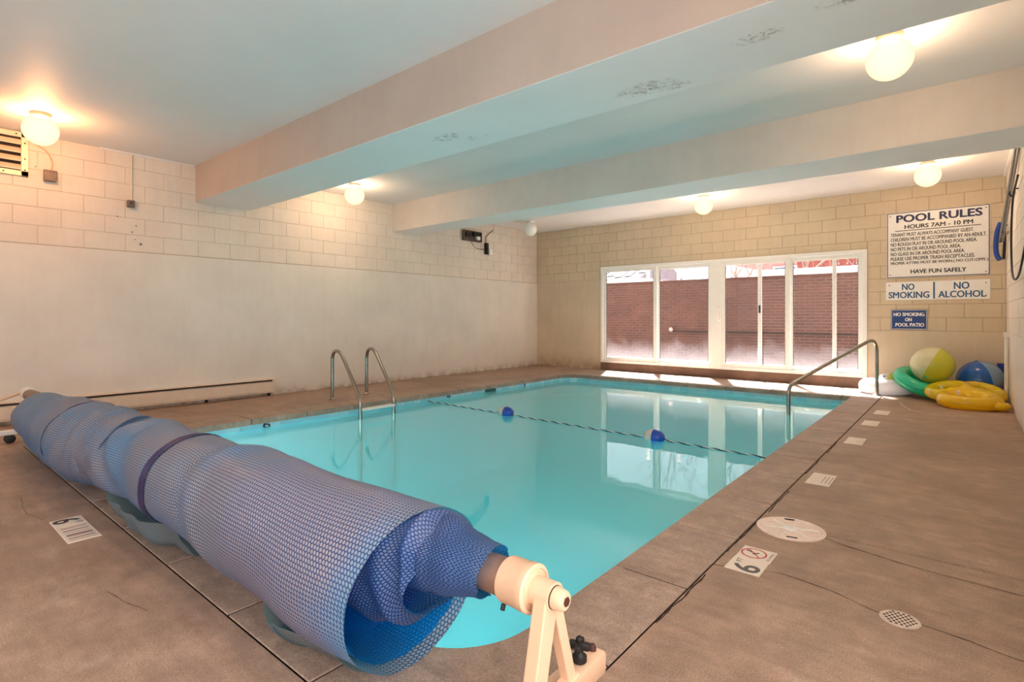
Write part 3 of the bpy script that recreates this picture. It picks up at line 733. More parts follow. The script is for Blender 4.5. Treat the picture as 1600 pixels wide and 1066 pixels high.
# unseen fill lights added under water at the near wall, to brighten the pool
for i, x in enumerate((-4.9, -2.5)):
    t_ = empty('added_pool_light', (x, PY0 + .002, -.55), 0, 'added underwater fill light in the near pool wall, unseen behind the rolled cover, ' + ('left one' if i == 0 else 'right one'), 'lamp', 'added underwater fill lights')
    MB().lathe([(.14, 0), (.14, .012), (.11, .018)], 32, Matrix.Rotation(R(-90), 4, 'X')).build('rim', M['steel'], t_, True)
    MB().lathe([(.108, .010), (.09, .016), (.03, .02)], 28, Matrix.Rotation(R(-90), 4, 'X')).build('lens', M['globe_off'], t_, True)
    l = bpy.data.lights.new('underwater_fill', 'SPOT'); l.energy = POOL_FILL_W; l.color = (1.0, .95, .90); l.spot_size = R(165); l.spot_blend = .8; l.shadow_soft_size = .09
    lo = bpy.data.objects.new('underwater_fill', l); COL.objects.link(lo); lo.parent = t_; lo.location = (0, .12, 0); lo.rotation_euler = (R(78), 0, 0)

# ------------------------------------------------------------------ ladder and hand rail
L = thing('pool_ladder', 'stainless steel pool ladder with two looped rails on left pool edge', 'ladder', (-6.2, 4.3, 0))
off = Vector((-6.2, 4.3, 0))
def loc(p): return Vector(p) - off
legs = [((-6.70, 4.13), (-5.68, 3.885)), ((-6.80, 4.76), (-5.69, 4.40))]
for (bx, by), (ex, ey) in legs:
    B = Vector((bx, by, 0)); E_ = Vector((ex, ey, 0)); d = E_ - B
    pts = [B + Vector((0, 0, .0)), B + Vector((0, 0, .67)), B + d * .30 + Vector((0, 0, .70)), E_ + Vector((0, 0, .14)), E_ + Vector((0, 0, -1.05))]
    rl = MB(); rl.tube([loc(p) for p in fillet(pts, [.2, .2, .12], 8)], .024, 14); r_ = rl.build('rail', M['steel'], L, True)
    MB().lathe([(.05, .004), (.05, .010), (.04, .018), (.026, .03)], 20, Matrix.Translation(loc(B))).build('flange', M['steel'], r_, True)
for z in (.005, -.26, -.52, -.78):
    a = Vector((-5.68, 3.885, z)); b_ = Vector((-5.69, 4.40, z)); t = MB(); t.box(-.25, .25, -.045, .045, -.012, .012, .006, Matrix.Translation(loc((a + b_) / 2)) @ Matrix.Rotation(R(91), 4, 'Z'))
    t.build('step', M['white_plastic'], L)
hr = thing('hand_rail', 'stainless steel sloping hand rail at far right pool corner', 'rail', (-.966, 9.477, 0))
B = Vector((0, 0, 0)); E_ = Vector((-.745, -1.917, 0))
t = MB(); t.tube(fillet([B, B + Vector((0, 0, .86)), E_ + Vector((0, 0, .27)), E_ + Vector((0, 0, -.9))], [.26, .12], 10), .024, 14); t.build('rail_tube', M['steel'], hr, True)
MB().lathe([(.055, 0), (.055, .008), (.042, .018), (.026, .03)], 20).build('flange', M['steel'], hr, True)

# ------------------------------------------------------------------ rope with floats
rp_ = thing('lane_rope', 'dark and white safety rope stretched across the pool', 'rope', (-3.6, 5.18, WATER))
def rope_pt(x): return Vector((x + 3.6, (5.33 + (x + 6.1) * (-.045)) - 5.18, .006 + .030 * (math.exp(-((x + 4.497) / .12) ** 2) + math.exp(-((x + 2.423) / .12) ** 2))))
N_ = 150; xs = [PX0 + .004 + (PX1 - PX0 - .008) * i / N_ for i in range(N_ + 1)]
for c, mt, nm in ((0, 'rope_dark', 'dark_strand'), (1, 'rope_white', 'white_strand')):
    m = MB(); m.tube([rope_pt(x) + Vector((0, math.cos(i * 1.15 + c * math.pi), math.sin(i * 1.15 + c * math.pi))) * .0035 for i, x in enumerate(xs)], .0055 if c == 0 else .0042, 6); m.build(nm, M[mt], rp_, True)
for x, lab in ((-4.497, 'blue and white rope float, farther and left of the two'), (-2.423, 'blue and white rope float, nearer one by the window reflection')):
    c = rope_pt(x) + Vector((-3.6, 5.18, WATER)); ft = thing('rope_float', lab, 'float', (c.x, c.y, WATER + .025), 'floats on the pool rope')
    for s_, mt, nm in ((-1, 'float_white', 'white_half'), (1, 'float_blue', 'blue_half')):
        prof = [(.014, .112), (.020, .108), (.045, .095), (.066, .065), (.077, .03), (.079, .0015)]
        Mx = Matrix.Rotation(R(90) * s_, 4, 'Y')
        MB().lathe(prof, 28, Mx).build(nm, M[mt], ft, True, ang=60)

# ------------------------------------------------------------------ globe lamps
def lamp(x, y, on, lab, col=(1.0, .66, .42), pw=1.0):
    t = thing('globe_lamp', lab, 'lamp', (x, y, ZC), 'round ceiling globe lamps')
    MB().lathe([(.075, -.034), (.082, -.028), (.085, -.01), (.085, 0)], 28).build('collar', M['cream_plastic'] if on else M['white_plastic'], t, True)
    m = MB(); m.sphere((0, 0, -.168), .145, n=40, m=24); m.build('globe', M['globe'] if on else M['globe_off'], t, True)
    if on:
        l = bpy.data.lights.new('bulb', 'POINT'); l.energy = LAMP_W * pw; l.color = col; l.shadow_soft_size = .10
        lo = bpy.data.objects.new('bulb', l); COL.objects.link(lo); lo.parent = t; lo.location = (0, 0, -.168)
lamp(-6.95, 1.09, True, 'lit globe lamp nearest the louvre vent on the left', (1.0, .44, .17), 1.2)
lamp(-7.02, 4.70, True, 'lit globe lamp between the two beams near the left wall')
lamp(-.40, 4.66, True, 'lit globe lamp between the beams at upper right, largest in view')
lamp(-3.28, 8.85, True, 'small lit globe lamp above the middle of the window')
lamp(-.35, 8.81, True, 'small lit globe lamp above the pool rules sign')
lamp(-6.94, 8.89, False, 'unlit globe lamp in the far left corner')
lamp(-.40, 1.09, True, 'lit globe lamp over the near right deck, above the camera', (1.0, .58, .34), .9)

# ------------------------------------------------------------------ left wall fittings
vt = thing('louvre_vent', 'metal louvre vent high on the left wall near the lamp', 'vent', (XL, .72, 2.905))
f_ = MB(); W_, H_ = .40, .235
for a in ((-W_, W_, H_ - .055, H_), (-W_, W_, -H_, -H_ + .055), (-W_, -W_ + .06, -H_, H_), (W_ - .06, W_, -H_, H_)): f_.box(0, .03, a[0], a[1], a[2], a[3], .003)
f_.build('frame', M['vent'], vt)
MB().box(.001, .006, -W_ + .05, W_ - .05, -H_ + .05, H_ - .05).build('duct_opening', M['heater_dark'], vt)
for i in range(4): MB().box(-.004, .004, -W_ + .055, W_ - .055, -.05, .05, .002, Matrix.Translation((.02, 0, -.135 + i * .09)) @ Matrix.Rotation(R(-38), 4, 'Y')).build('slat', M['vent'], vt)
s = MB()
for (y, z) in ((-.2, .208), (.1, .208), (.3, .208), (.37, .12), (.37, -.05), (.37, -.17), (.2, -.208), (-.1, -.208)): s.cyl((.029, y, z), (.034, y, z), .008, 8)
tag(s.build('screws', M['heater_dark'], vt), kind='stuff')
jb_ = thing('junction_box', 'square metal junction box beside the louvre vent with curved cable', 'box', (XL, 1.30, 2.715))
MB().box(0, .055, -.055, .055, -.058, .058, .005).build('box', M['metal_box'], jb_); MB().box(.054, .060, -.058, .058, -.060, .060, .003).build('cover_plate', M['metal_box'], jb_)
c = MB(); c.tube(bez([(.02, .01, .05), (.02, .02, .16), (.02, -.03, .27), (.02, -.12, .33), (.02, -.19, .42)], 6), .007, 8); c.build('cable', simple('painted_cable', (214, 170, 140), .6), jb_, True)
jc = thing('sensor_box', 'small grey wall box with conduit running up to the ceiling', 'box', (XL, 2.058, 2.528))
MB().box(0, .05, -.038, .038, -.042, .042, .005).build('box', M['metal_box'], jc); MB().cyl((.05, .0, .005), (.056, 0, .005), .010, 12).build('knob', M['black_plastic'], jc)
MB().cyl((.012, .012, .04), (.012, .012, ZC - 2.528), .007, 8).build('conduit', M['wall_block'], jc, True)
# scars and screw holes
for i, (y, z, r_) in enumerate(((1.62, 2.70, .008), (1.59, 2.60, .008), (1.68, 2.60, .008), (1.93, 2.36, .010), (2.12, 2.27, .013), (2.08, 2.19, .014), (2.17, 2.05, .018), (2.11, 2.10, .008), (1.18, 2.80, .012), (1.2, 2.68, .010))):
    MB().lathe([(r_, 0), (r_ * .6, .003)], 7, Matrix.Translation((XL - .002, y, z)) @ Matrix.Rotation(R(90), 4, 'Y')).build('wall_scar', M['metal_box'], wl_)
# broken emergency light
em = thing('stripped_light_fitting', 'open metal light housing with loose parts on far left wall', 'fitting', (XL, 8.0, 2.82))
f_ = MB(); f_.box(.0, .006, -.26, .27, -.11, .10); 
for a in ((-.26, .27, .09, .10), (-.26, .27, -.11, -.10), (-.26, -.25, -.11, .10), (.26, .27, -.11, .10)): f_.box(0, .07, *a)
f_.build('housing', M['metal_box'], em)
MB().box(.01, .05, -.18, -.02, -.02, .07, .006).build('transformer', M['black_plastic'], em); MB().box(.01, .06, .04, .22, .0, .085, .006).build('battery', M['black_plastic'], em)
MB().box(.03, .09, .10, .20, -.075, .0, .006).build('white_socket', M['white_plastic'], em)
c = MB(); c.tube(bez([(.05, -.15, -.02), (.09, -.05, -.07), (.08, .1, -.08)], 6), .010, 8); c.tube(bez([(.03, -.03, -.09), (.06, .02, -.2), (.05, .15, -.25), (.04, .38, -.24)], 6), .006, 6); c.build('loose_wires', simple('wire_brown', (90, 72, 62), .6), em, True)
e2 = thing('wall_socket_box', 'dark box and white cap hanging by a cable beside the stripped fitting', 'box', (XL, 8.50, 2.62))
MB().box(0, .06, -.09, -.01, -.14, .10, .006).build('box', M['heater_dark'], e2); MB().box(.01, .09, -.01, .09, -.16, -.02, .015).build('white_cap', M['white_plastic'], e2)
c = MB(); c.tube(bez([(.03, -.06, .08), (.03, -.07, .22), (.03, .02, .30), (.03, .16, .40)], 6), .010, 8); c.build('cable', simple('cable_brown', (120, 92, 78), .6), e2, True)
# baseboard heater
ht = thing('baseboard_heater', 'long cream baseboard heater along the left wall', 'heater', (XL, 2.0, 0))
m = MB(); m.prism([(0, 0), (.075, 0), (.085, .03), (.085, .155), (.03, .175), (0, .175)], -1.9, 1.80, 0, Matrix(((1, 0, 0, .004), (0, 0, 1, 0), (0, 1, 0, .045), (0, 0, 0, 1)))); m.build('cover_panel', M['heater'], ht)
MB().box(.004, .07, -1.9, 1.80, .214, .232).build('outlet_slot', M['heater_dark'], ht); MB().box(.0, .088, -1.9, 1.80, .232, .246, .003).build('top_rail', M['heater'], ht)
MB().box(.0, .092, 1.79, 1.82, .04, .250, .004).build('end_cap', M['heater'], ht)
for y in (-1.5, -.3, .9, 1.75): MB().box(.01, .06, y, y + .02, .0, .05).build('foot', M['heater_dark'], ht)

# ------------------------------------------------------------------ signs on the back wall
MX = Matrix(((1, 0, 0, 0), (0, 0, -1, 0), (0, 1, 0, 0), (0, 0, 0, 1)))   # xy -> faces -Y
def sign(nm, x0, x1, z0, z1, lab, face, border, bw=.012):
    t = thing(nm, lab, 'sign', ((x0 + x1) / 2, YB - .004, (z0 + z1) / 2)); w_, h_ = (x1 - x0) / 2, (z1 - z0) / 2
    MB().box(-w_, w_, -.006, 0, -h_, h_, .001).build('panel', face, t)
    if border:
        m = MB()
        for a in ((-w_ + .006, w_ - .006, h_ - .006 - bw, h_ - .006), (-w_ + .006, w_ - .006, -h_ + .006, -h_ + .006 + bw), (-w_ + .006, -w_ + .006 + bw, -h_ + .006, h_ - .006), (w_ - .006 - bw, w_ - .006, -h_ + .006, h_ - .006)): m.box(a[0], a[1], -.0075, -.006, a[2], a[3])
        m.build('border', border, t)
    s = MB()
    for sx in (-1, 1):
        for sz in (-1, 1): s.cyl((sx * (w_ - .045), -.006, sz * (h_ - .05)), (sx * (w_ - .045), -.010, sz * (h_ - .05)), .009, 10)
    s.build('screws', M['metal_box'], t)
    return t
def T(t, body, x, z, wd, h, mat, bold=0, nm='lettering'): return text(body, nm, M[mat], t, wd, h, Matrix.Translation((x, -.0082, z)) @ MX, bold, 0.0)
s1 = sign('pool_rules_sign', -.916, .300, 1.752, 2.767, 'large white pool rules sign with blue border and lettering', M['sign_white'], M['ink_navy'], .010)
T(s1, 'POOL RULES', .02, .405, 1.0, .110, 'ink_navy', .055); T(s1, 'HOURS 7AM - 10 PM', .02, .275, .80, .060, 'ink_black', .045)
MB().box(-.50, .51, -.0078, -.006, .214, .224).build('rule_line', M['ink_black'], s1)
rows = [('TENANT MUST ALWAYS ACCOMPANY GUEST.', .985), ('CHILDREN MUST BE ACCOMPANIED BY AN ADULT.', 1.125), ('NO ROUGH PLAY IN OR AROUND POOL AREA.', 1.02), ('NO PETS IN OR AROUND POOL AREA.', .84), ('NO GLASS IN OR AROUND POOL AREA.', .885), ('PLEASE USE PROPER TRASH RECEPTACLES.', .995), ('PROPER ATTIRE MUST BE WORN.( NO CUT-OFFS )', 1.14)]
for i, (r_, wd) in enumerate(rows): T(s1, r_, -.555 + wd / 2, .160 - i * .0745, wd, .052, 'ink_black', .022)
T(s1, 'HAVE FUN SAFELY', .02, -.415, .65, .060, 'ink_black', .04)
s2 = sign('no_smoking_no_alcohol_sign', -.928, .300, 1.408, 1.690, 'white landscape sign reading no smoking and no alcohol', M['sign_white'], None)
T(s2, 'NO', -.33, .062, .15, .095, 'ink_blue', .03); T(s2, 'SMOKING', -.325, -.062, .50, .095, 'ink_blue', .03); T(s2, 'NO', .30, .062, .17, .10, 'ink_blue', .03); T(s2, 'ALCOHOL', .30, -.062, .53, .095, 'ink_blue', .03)
MB().box(-.028, -.008, -.0078, -.006, -.125, .125).build('divider', M['ink_blue'], s2)
s3 = sign('no_smoking_patio_sign', -.863, -.411, .955, 1.261, 'small dark blue sign reading no smoking on pool patio', M['sign_blue'], M['ink_white'], .006)
T(s3, 'NO SMOKING', 0, .08, .38, .052, 'ink_white', .05); T(s3, 'ON', -.005, 0, .08, .05, 'ink_white', .05); T(s3, 'POOL PATIO', .01, -.08, .35, .052, 'ink_white', .05)

# ------------------------------------------------------------------ right wall fittings
br_ = thing('pool_brush', 'blue pool brush on a long aluminium pole hung on right wall', 'brush', (XR - .05, 9.3, 2.2))
MB()
m = MB(); m.tube(bez([(-.02, .62, .24), (-.055, .64, .12), (-.07, .66, -.06), (-.06, .66, -.20), (-.03, .64, -.27)], 6), .030, 10); m.build('brush_head', M['blue_plastic'], br_, True)
m = MB(); m.tube(bez([(.0, .63, .25), (.02, .66, .1), (.02, .68, -.06), (.01, .66, -.26)], 6), .017, 8); m.build('bristles', M['black_plastic'], br_, True)
m = MB(); m.cyl((-.03, .60, -.03), (.01, -1.6, .75), .016); m.cyl((-.005, .55, -.03), (.03, -1.6, .72), .013); m.build('pole', M['pole'], br_, True)
m = MB(); m.tube(bez([(.035, .3, .16), (-.02, .3, .12), (-.03, .3, .06), (.02, .25, .03), (.035, .2, .06)], 5), .007, 6); m.build('wire_clip', M['metal_box'], br_, True)
hk = thing('wall_hook', 'black metal hook high on the right wall', 'hook', (XR, 8.05, 2.50))
m = MB(); m.tube(bez([(0, 0, .05), (-.03, 0, .05), (-.035, .0, .0), (-.05, 0, -.03), (-.075, 0, .0), (-.07, 0, .03)], 5), .008, 8); m.build('hook', M['black_plastic'], hk, True)
hs = thing('black_cable', 'black cable hanging in a loop on the right wall', 'cable', (XR, 8.0, 2.0))
m = MB(); m.tube(bez([(-.03, -.35, .62), (-.045, .05, .47), (-.045, .30, .22), (-.045, .36, -.05), (-.045, .22, -.33), (-.045, -.15, -.45), (-.04, -.7, -.42), (-.03, -1.2, -.2)], 8), .010, 8); m.build('loop', M['black_plastic'], hs, True)
dp_ = thing('white_pipe', 'white plastic pipe running up right wall behind the blue ball', 'pipe', (XR - .03, 9.55, 0))
m = MB(); m.cyl((0, 0, .0), (0, 0, .90), .022, 14); m.build('pipe_run', M['white_plastic'], dp_, True); MB().box(-.03, .03, -.03, .03, .88, .95, .006).build('fitting', M['white_plastic'], dp_)

# ------------------------------------------------------------------ floor fittings
def marker(x0, x1, y0, y1, lab, rz=0, tx=None):
    t = thing('deck_marker_tile', lab, 'marker', ((x0 + x1) / 2, (y0 + y1) / 2, .0)); w_, h_ = (x1 - x0) / 2, (y1 - y0) / 2
    MB().box(-w_, w_, -h_, h_, -.006, .004, .002).build('tile', M['marker_tile'], t); return t
# text "up" on the right deck points towards -X
RT = Matrix.Rotation(R(90), 4, 'Z')
t = marker(-.842, -.690, 2.525, 2.675, 'deck tile reading 6 FT, right of pool, nearest to camera')
text('6', 'lettering', M['ink_grey'], t, .072, .112, Matrix.Translation((.008, -.026, .0045)) @ RT, .035, 0)
text('F', 'lettering', M['ink_grey'], t, .014, .026, Matrix.Translation((-.040, .028, .0045)) @ RT, .02, 0); text('T', 'lettering', M['ink_grey'], t, .018, .026, Matrix.Translation((-.040, .050, .0045)) @ RT, .02, 0)
t = marker(-.840, -.688, 2.680, 2.830, 'deck tile with red no diving symbol beside the 6 FT tile')
rg = MB()
for k in range(40):
    a, b_ = 2 * math.pi * k / 40, 2 * math.pi * (k + 1) / 40
    rg.add([(.050 * math.cos(a) - .012, .050 * math.sin(a), .0047), (.058 * math.cos(a) - .012, .058 * math.sin(a), .0047), (.058 * math.cos(b_) - .012, .058 * math.sin(b_), .0047), (.050 * math.cos(b_) - .012, .050 * math.sin(b_), .0047)], [(0, 1, 2, 3)])
rg.box(-.003, .003, -.052, .052, .0044, .0048, 0, Matrix.Translation((-.012, 0, 0)) @ Matrix.Rotation(R(40), 4, 'Z'))
rg.build('red_ring', M['ink_red'], t)
fg = MB(); fg.box(-.032, .012, -.004, .004, .0043, .0047, 0, Matrix.Translation((-.012, .004, 0)) @ Matrix.Rotation(R(-25), 4, 'Z')); fg.box(-.004, .026, -.0035, .0035, .0043, .0047, 0, Matrix.Translation((-.006, -.006, 0)) @ Matrix.Rotation(R(60), 4, 'Z')); fg.box(-.022, .0, -.003, .003, .0043, .0047, 0, Matrix.Translation((-.016, .01, 0)) @ Matrix.Rotation(R(100), 4, 'Z'))
fg.lathe([(.007, .0043), (.007, .0047)], 10, Matrix.Translation((-.046, .020, 0))); fg.build('diver_symbol', M['ink_black'], t)
text('NO DIVING', 'lettering', M['ink_grey'], t, .10, .012, Matrix.Translation((.062, 0, .0045)) @ RT, .0, 0)
for (x0, x1, y0, y1, lab) in ((-.842, -.694, 4.165, 4.476, 'faded white deck tile, nearest of the four blank ones'), (-.835, -.690, 5.70, 6.02, 'faded white deck tile, second of the blank ones from the camera'), (-.835, -.690, 6.78, 7.10, 'faded white deck tile, third of the blank ones from the camera'), (-.815, -.670, 7.62, 7.95, 'faded white deck tile farthest along the right deck')):
    t = marker(x0, x1, y0, y1, lab); m = MB()
    for k in range(3): m.box(.015 + k * .022, .019 + k * .022, -.10, .09, .0038, .0043)
    m.build('worn_lines', M['ink_grey'] if y0 < 5 else M['lid_in'], t)
t = marker(-3.915, -3.770, .650, .792, 'deck tile reading 6 FT on the near left deck'); 
RL = Matrix.Rotation(R(-90), 4, 'Z')
text('6', 'lettering', M['ink_black'], t, .068, .115, Matrix.Translation((-.020, -.006, .0045)), .035, 0); text('F', 'lettering', M['ink_black'], t, .012, .024, Matrix.Translation((.030, .040, .0045)), .02, 0); text('T', 'lettering', M['ink_black'], t, .016, .024, Matrix.Translation((.050, .040, .0045)), .02, 0)
t = marker(-3.765, -3.475, .650, .792, 'worn striped no diving tile beside the near left 6 FT tile')
for k, xx in enumerate((-.11, -.055, -.015, .02, .05, .08, .11)): MB().box(xx, xx + (.020 if k in (0, 3) else .010), -.055, .055, .0038, .0045).build('worn_letter_row', M['lid_in'] if k % 2 == 0 else M['ink_grey'], t)
sk = thing('skimmer_lid', 'round white skimmer lid set in the right deck', 'lid', (-.715, 3.205, 0))
MB().lathe([(.168, -.004), (.168, .006), (.160, .009), (.150, .009), (.147, .005)], 48).build('rim', M['lid'], sk, True)
MB().lathe([(.147, -.003), (.147, .0045), (.142, .0075), (.134, .0075), (.130, .0045)], 48).build('lid_disc', M['lid'], sk, True)
MB().lathe([(.130, .001), (.129, .0048)], 40).build('recess', M['lid_in'], sk)
MB().lathe([(.036, .003), (.034, .009), (.028, .010)], 28).build('centre_boss', M['white_plastic'], sk, True)
for k in range(6): MB().box(.030, .133, -.003, .003, .003, .0085, .001, Matrix.Rotation(R(60 * k + 22), 4, 'Z')).build('rib', M['white_plastic'], sk)
for k in (0, 1): MB().box(-.026, .026, -.006, .006, .003, .0092, .001, Matrix.Rotation(R(180 * k + 15), 4, 'Z') @ Matrix.Translation((0, .136, 0))).build('finger_slot', M['hole'], sk)
dr = thing('floor_drain', 'small round perforated floor drain in the right deck', 'drain', (-.183, 2.515, 0))
MB().lathe([(.066, -.004), (.066, .002), (.062, .004), (.058, .004)], 36).build('grate', M['grate'], dr, True)
m = MB()
for i in range(-3, 4):
    for j in range(-3, 4):
        x, y = i * .0165 + (.008 if j % 2 else 0), j * .0150
        if math.hypot(x, y) < .053: m.lathe([(.0052, .0038), (.0052, .0043)], 10, Matrix.Translation((x, y, 0)))
tag(m.build('drain_holes', M['hole'], dr), kind='stuff')

# ------------------------------------------------------------------ inflatables in the far right corner
def torus(Rr, r, nm, mat, parent, seg=56, ns=20, arc_=(0, 360), wob=.0, Mx=Matrix(), sy=1):
    m = MB(); full = arc_ == (0, 360); pts = []
    n2 = seg if full else seg + 1
    for i in range(n2):
        a = R(arc_[0] + (arc_[1] - arc_[0]) * i / seg); pts.append((a,))
    vs = []
    for (a,) in pts:
        for k in range(ns):
            c = 2 * math.pi * k / ns; rr = r * (1 + wob * math.sin(a * 13) * (1 if math.cos(c) < 0 else .2))
            vs.append(Mx @ Vector(((Rr + rr * math.cos(c)) * math.cos(a), (Rr + rr * math.cos(c)) * math.sin(a) * sy, rr * math.sin(c))))
    fs = []
    for i in range(n2 if full else n2 - 1):
        j = (i + 1) % n2
        for k in range(ns): l = (k + 1) % ns; fs.append((i * ns + k, j * ns + k, j * ns + l, i * ns + l))
    if not full: fs += [tuple(range(ns)), tuple((n2 - 1) * ns + k for k in range(ns - 1, -1, -1))]
    m.add(vs, fs); return m.build(nm, mat, parent, True)
wf_ = thing('white_float', 'white inflatable ring float with yellow beak beside the rail', 'float', (-.86, 9.78, 0))
torus(.26, .115, 'ring', M['v_white'], wf_, wob=.03, Mx=Matrix.Translation((0, 0, .115)) @ Matrix.Rotation(R(-3), 4, 'Y'), sy=.75)
m = MB(); m.sphere((.0, -.05, .24), .11, .10, .075, n=20, m=12); m.build('head', M['v_white'], wf_, True)
m = MB(); m.sphere((.08, -.10, .25), .085, .07, .075, n=20, m=12); m.build('beak', M['v_ball_yellow'], wf_, True)
m = MB(); m.sphere((-.035, -.14, .27), .012, n=10, m=8); m.build('eye', M['black_plastic'], wf_, True)
gr_ = thing('green_ring', 'teal green swim ring leaning under the yellow ball', 'swim ring', (-.45, 9.70, .215))
torus(.265, .095, 'ring', M['v_green'], gr_, wob=.03, Mx=Matrix.Rotation(R(20), 4, 'Y') @ Matrix.Rotation(R(14), 4, 'X'))
MB().cyl((.05, -.27, .08), (.055, -.28, .11), .012, 10).build('valve', M['v_green'], gr_)
def ball(nm, lab, c, r, mats, rot, sz=.95, wd=360 / 6):
    t = thing(nm, lab, 'ball', (c[0], c[1], c[2] - r * sz)); Mr = Euler([R(a) for a in rot]).to_matrix().to_4x4()
    n6 = len(mats)
    for g_ in range(n6):
        m = MB(); vs = []; a0 = 360 / n6 * g_; na = 12; nb = 22
        for j in range(nb + 1):
            b = -math.pi / 2 + math.pi * j / nb
            for i in range(na + 1):
                u = i / na; a = R(a0 + 360 / n6 * u); rr = r * (1 - .010 * (abs(2 * u - 1) ** 6))
                v_ = Mr @ Vector((rr * math.cos(b) * math.cos(a), rr * math.cos(b) * math.sin(a), rr * math.sin(b))); v_.z *= sz
                vs.append(v_ + Vector((0, 0, r * sz)))
        fs = [(j * (na + 1) + i, j * (na + 1) + i + 1, (j + 1) * (na + 1) + i + 1, (j + 1) * (na + 1) + i) for j in range(nb) for i in range(na)]
        m.add(vs, fs); m.build('panel', mats[g_], t, True)
    m = MB()
    for s_ in (-1, 1): m.lathe([(.03, .0), (.026, .006)], 16, Matrix.Translation((0, 0, r * sz)) @ Matrix.Diagonal((1, 1, sz, 1)) @ Mr @ Matrix.Translation((0, 0, s_ * r * 1.0)))
    m.build('end_cap', mats[0], t); return t
yb = [M['v_ball_yellow'], M['v_ball_cream']]
ball('beach_ball', 'big lemon and cream beach ball resting on the green ring', (-.333, 9.70, .468), .262, [yb[0], yb[0], yb[1], yb[1]], (-24, 0, -98), .97)
bb = [M['v_blue'], M['v_blue'], M['v_blue_pale'], M['v_blue']]
ball('beach_ball', 'blue beach ball with pale panel between yellow float and wall', (.185, 9.93, .268), .268, bb, (-10, 0, 118), 1.0)
# translucent yellow lounge: two back lobes, broad front body, two arm holes
yl = thing('yellow_float', 'translucent yellow inflatable lounge float lying by the right wall', 'float', (.08, 9.02, 0))
def pillow(poly_c, rx, ry, rz, nm, mat, rot=0, tilt=0, e=2.3, n=40, m_=14):
    m = MB(); vs = []; Mx = Matrix.Translation(poly_c) @ Matrix.Rotation(R(rot), 4, 'Z') @ Matrix.Rotation(R(tilt), 4, 'X')
    for j in range(m_ + 1):
        b = -math.pi / 2 + math.pi * j / m_
        for i in range(n):
            a = 2 * math.pi * i / n; cb = abs(math.cos(b)) ** .55
            x = rx * cb * math.copysign(abs(math.cos(a)) ** (2 / e), math.cos(a)); y = ry * cb * math.copysign(abs(math.sin(a)) ** (2 / e), math.sin(a))
            rib = 1 + .12 * math.sin(x * 60) * (1 if j > m_ / 2 else 0)
            vs.append(Mx @ Vector((x, y, rz * math.sin(b) * rib)))
    m.add(vs, [(j * n + i, j * n + (i + 1) % n, (j + 1) * n + (i + 1) % n, (j + 1) * n + i) for j in range(m_) for i in range(n)]); return m.build(nm, mat, yl, True, ang=80)
torus(.185, .075, 'left_lobe', M['v_yellow'], yl, 44, 16, Mx=Matrix.Translation((-.235, .30, .165)) @ Matrix.Rotation(R(12), 4, 'X') @ Matrix.Rotation(R(-10), 4, 'Y'), wob=.06)
torus(.175, .075, 'right_lobe', M['v_yellow'], yl, 44, 16, Mx=Matrix.Translation((.12, .34, .165)) @ Matrix.Rotation(R(12), 4, 'X') @ Matrix.Rotation(R(12), 4, 'Y'), wob=.06)
torus(.25, .085, 'seat_ring', M['v_orange'], yl, 52, 16, Mx=Matrix.Translation((-.02, -.12, .10)) @ Matrix.Rotation(R(6), 4, 'X'), sy=.82, wob=.05)
pillow((-.02, -.08, .075), .24, .19, .03, 'seat_film', M['v_yellow'], 0, 6)
pillow((.22, -.20, .065), .15, .11, .055, 'arm_cushion', M['v_orange'], -12)
pillow((-.03, .15, .17), .24, .10, .055, 'back_cushion', M['v_yellow'], 0, 14)
m = MB(); m.sphere((.0, -.345, .115), .10, .018, .018, n=20, m=8); m.build('handle', simple('vinyl_dark_orange', (196, 84, 20), .3), yl, True)
for x, y in ((-.30, .18), (.09, .2), (-.12, -.28)): MB().cyl((x, y, .18), (x, y - .01, .225), .014, 10).build('valve', M['v_white'], yl)
nb = MB(); nb.tube([(XR - .06, 10.16, .0), (XR - .055, 10.17, .5)], .045, 16); tag(nb.build('foam_noodle', M['blue_plastic'], None, True), 'dark blue foam float standing in corner behind blue ball', 'float')
yt = MB(); yt.box(XR - .045, XR - .012, 9.68, 9.80, .0, .30, .012); tag(yt.build('yellow_board', M['v_orange']), 'narrow yellow foam board leaning on the right wall behind the yellow float', 'board')

# ------------------------------------------------------------------ cover reel
RX = -.82
def axis(x):
    t = (x + .8) / -5.9
    return 1.10 - .14 * t
RL_ = thing('cover_reel', 'cream plastic pool cover reel stand at lower centre, carrying rolled cover', 'reel', (-.84, 1.10, 0))
def q(x, y, z): return Vector((x + .84, y - 1.10, z))
ZH = .452
m = MB(); m.cyl(q(-6.62, .96, .43), q(-.93, 1.097, ZH), .050, 24); m.build('core_tube', M['core'], RL_, True)
Mh = Matrix.Translation(q(-.955, 1.098, ZH)) @ Matrix.Rotation(R(90), 4, 'Y')
MB().lathe([(.050, .022), (.058, .025), (.060, .032), (.060, .088), (.062, .092), (.062, .112), (.058, .116), (.052, .116), (.050, .112), (.042, .112), (.040, .116), (.034, .116)], 48, Mh).build('hub', M['cream_plastic'], RL_, True, ang=30)
MB().cyl(q(-.915, 1.060, ZH - .048), q(-.915, 1.055, ZH - .062), .006, 10).build('hub_screw', M['black_plastic'], RL_)
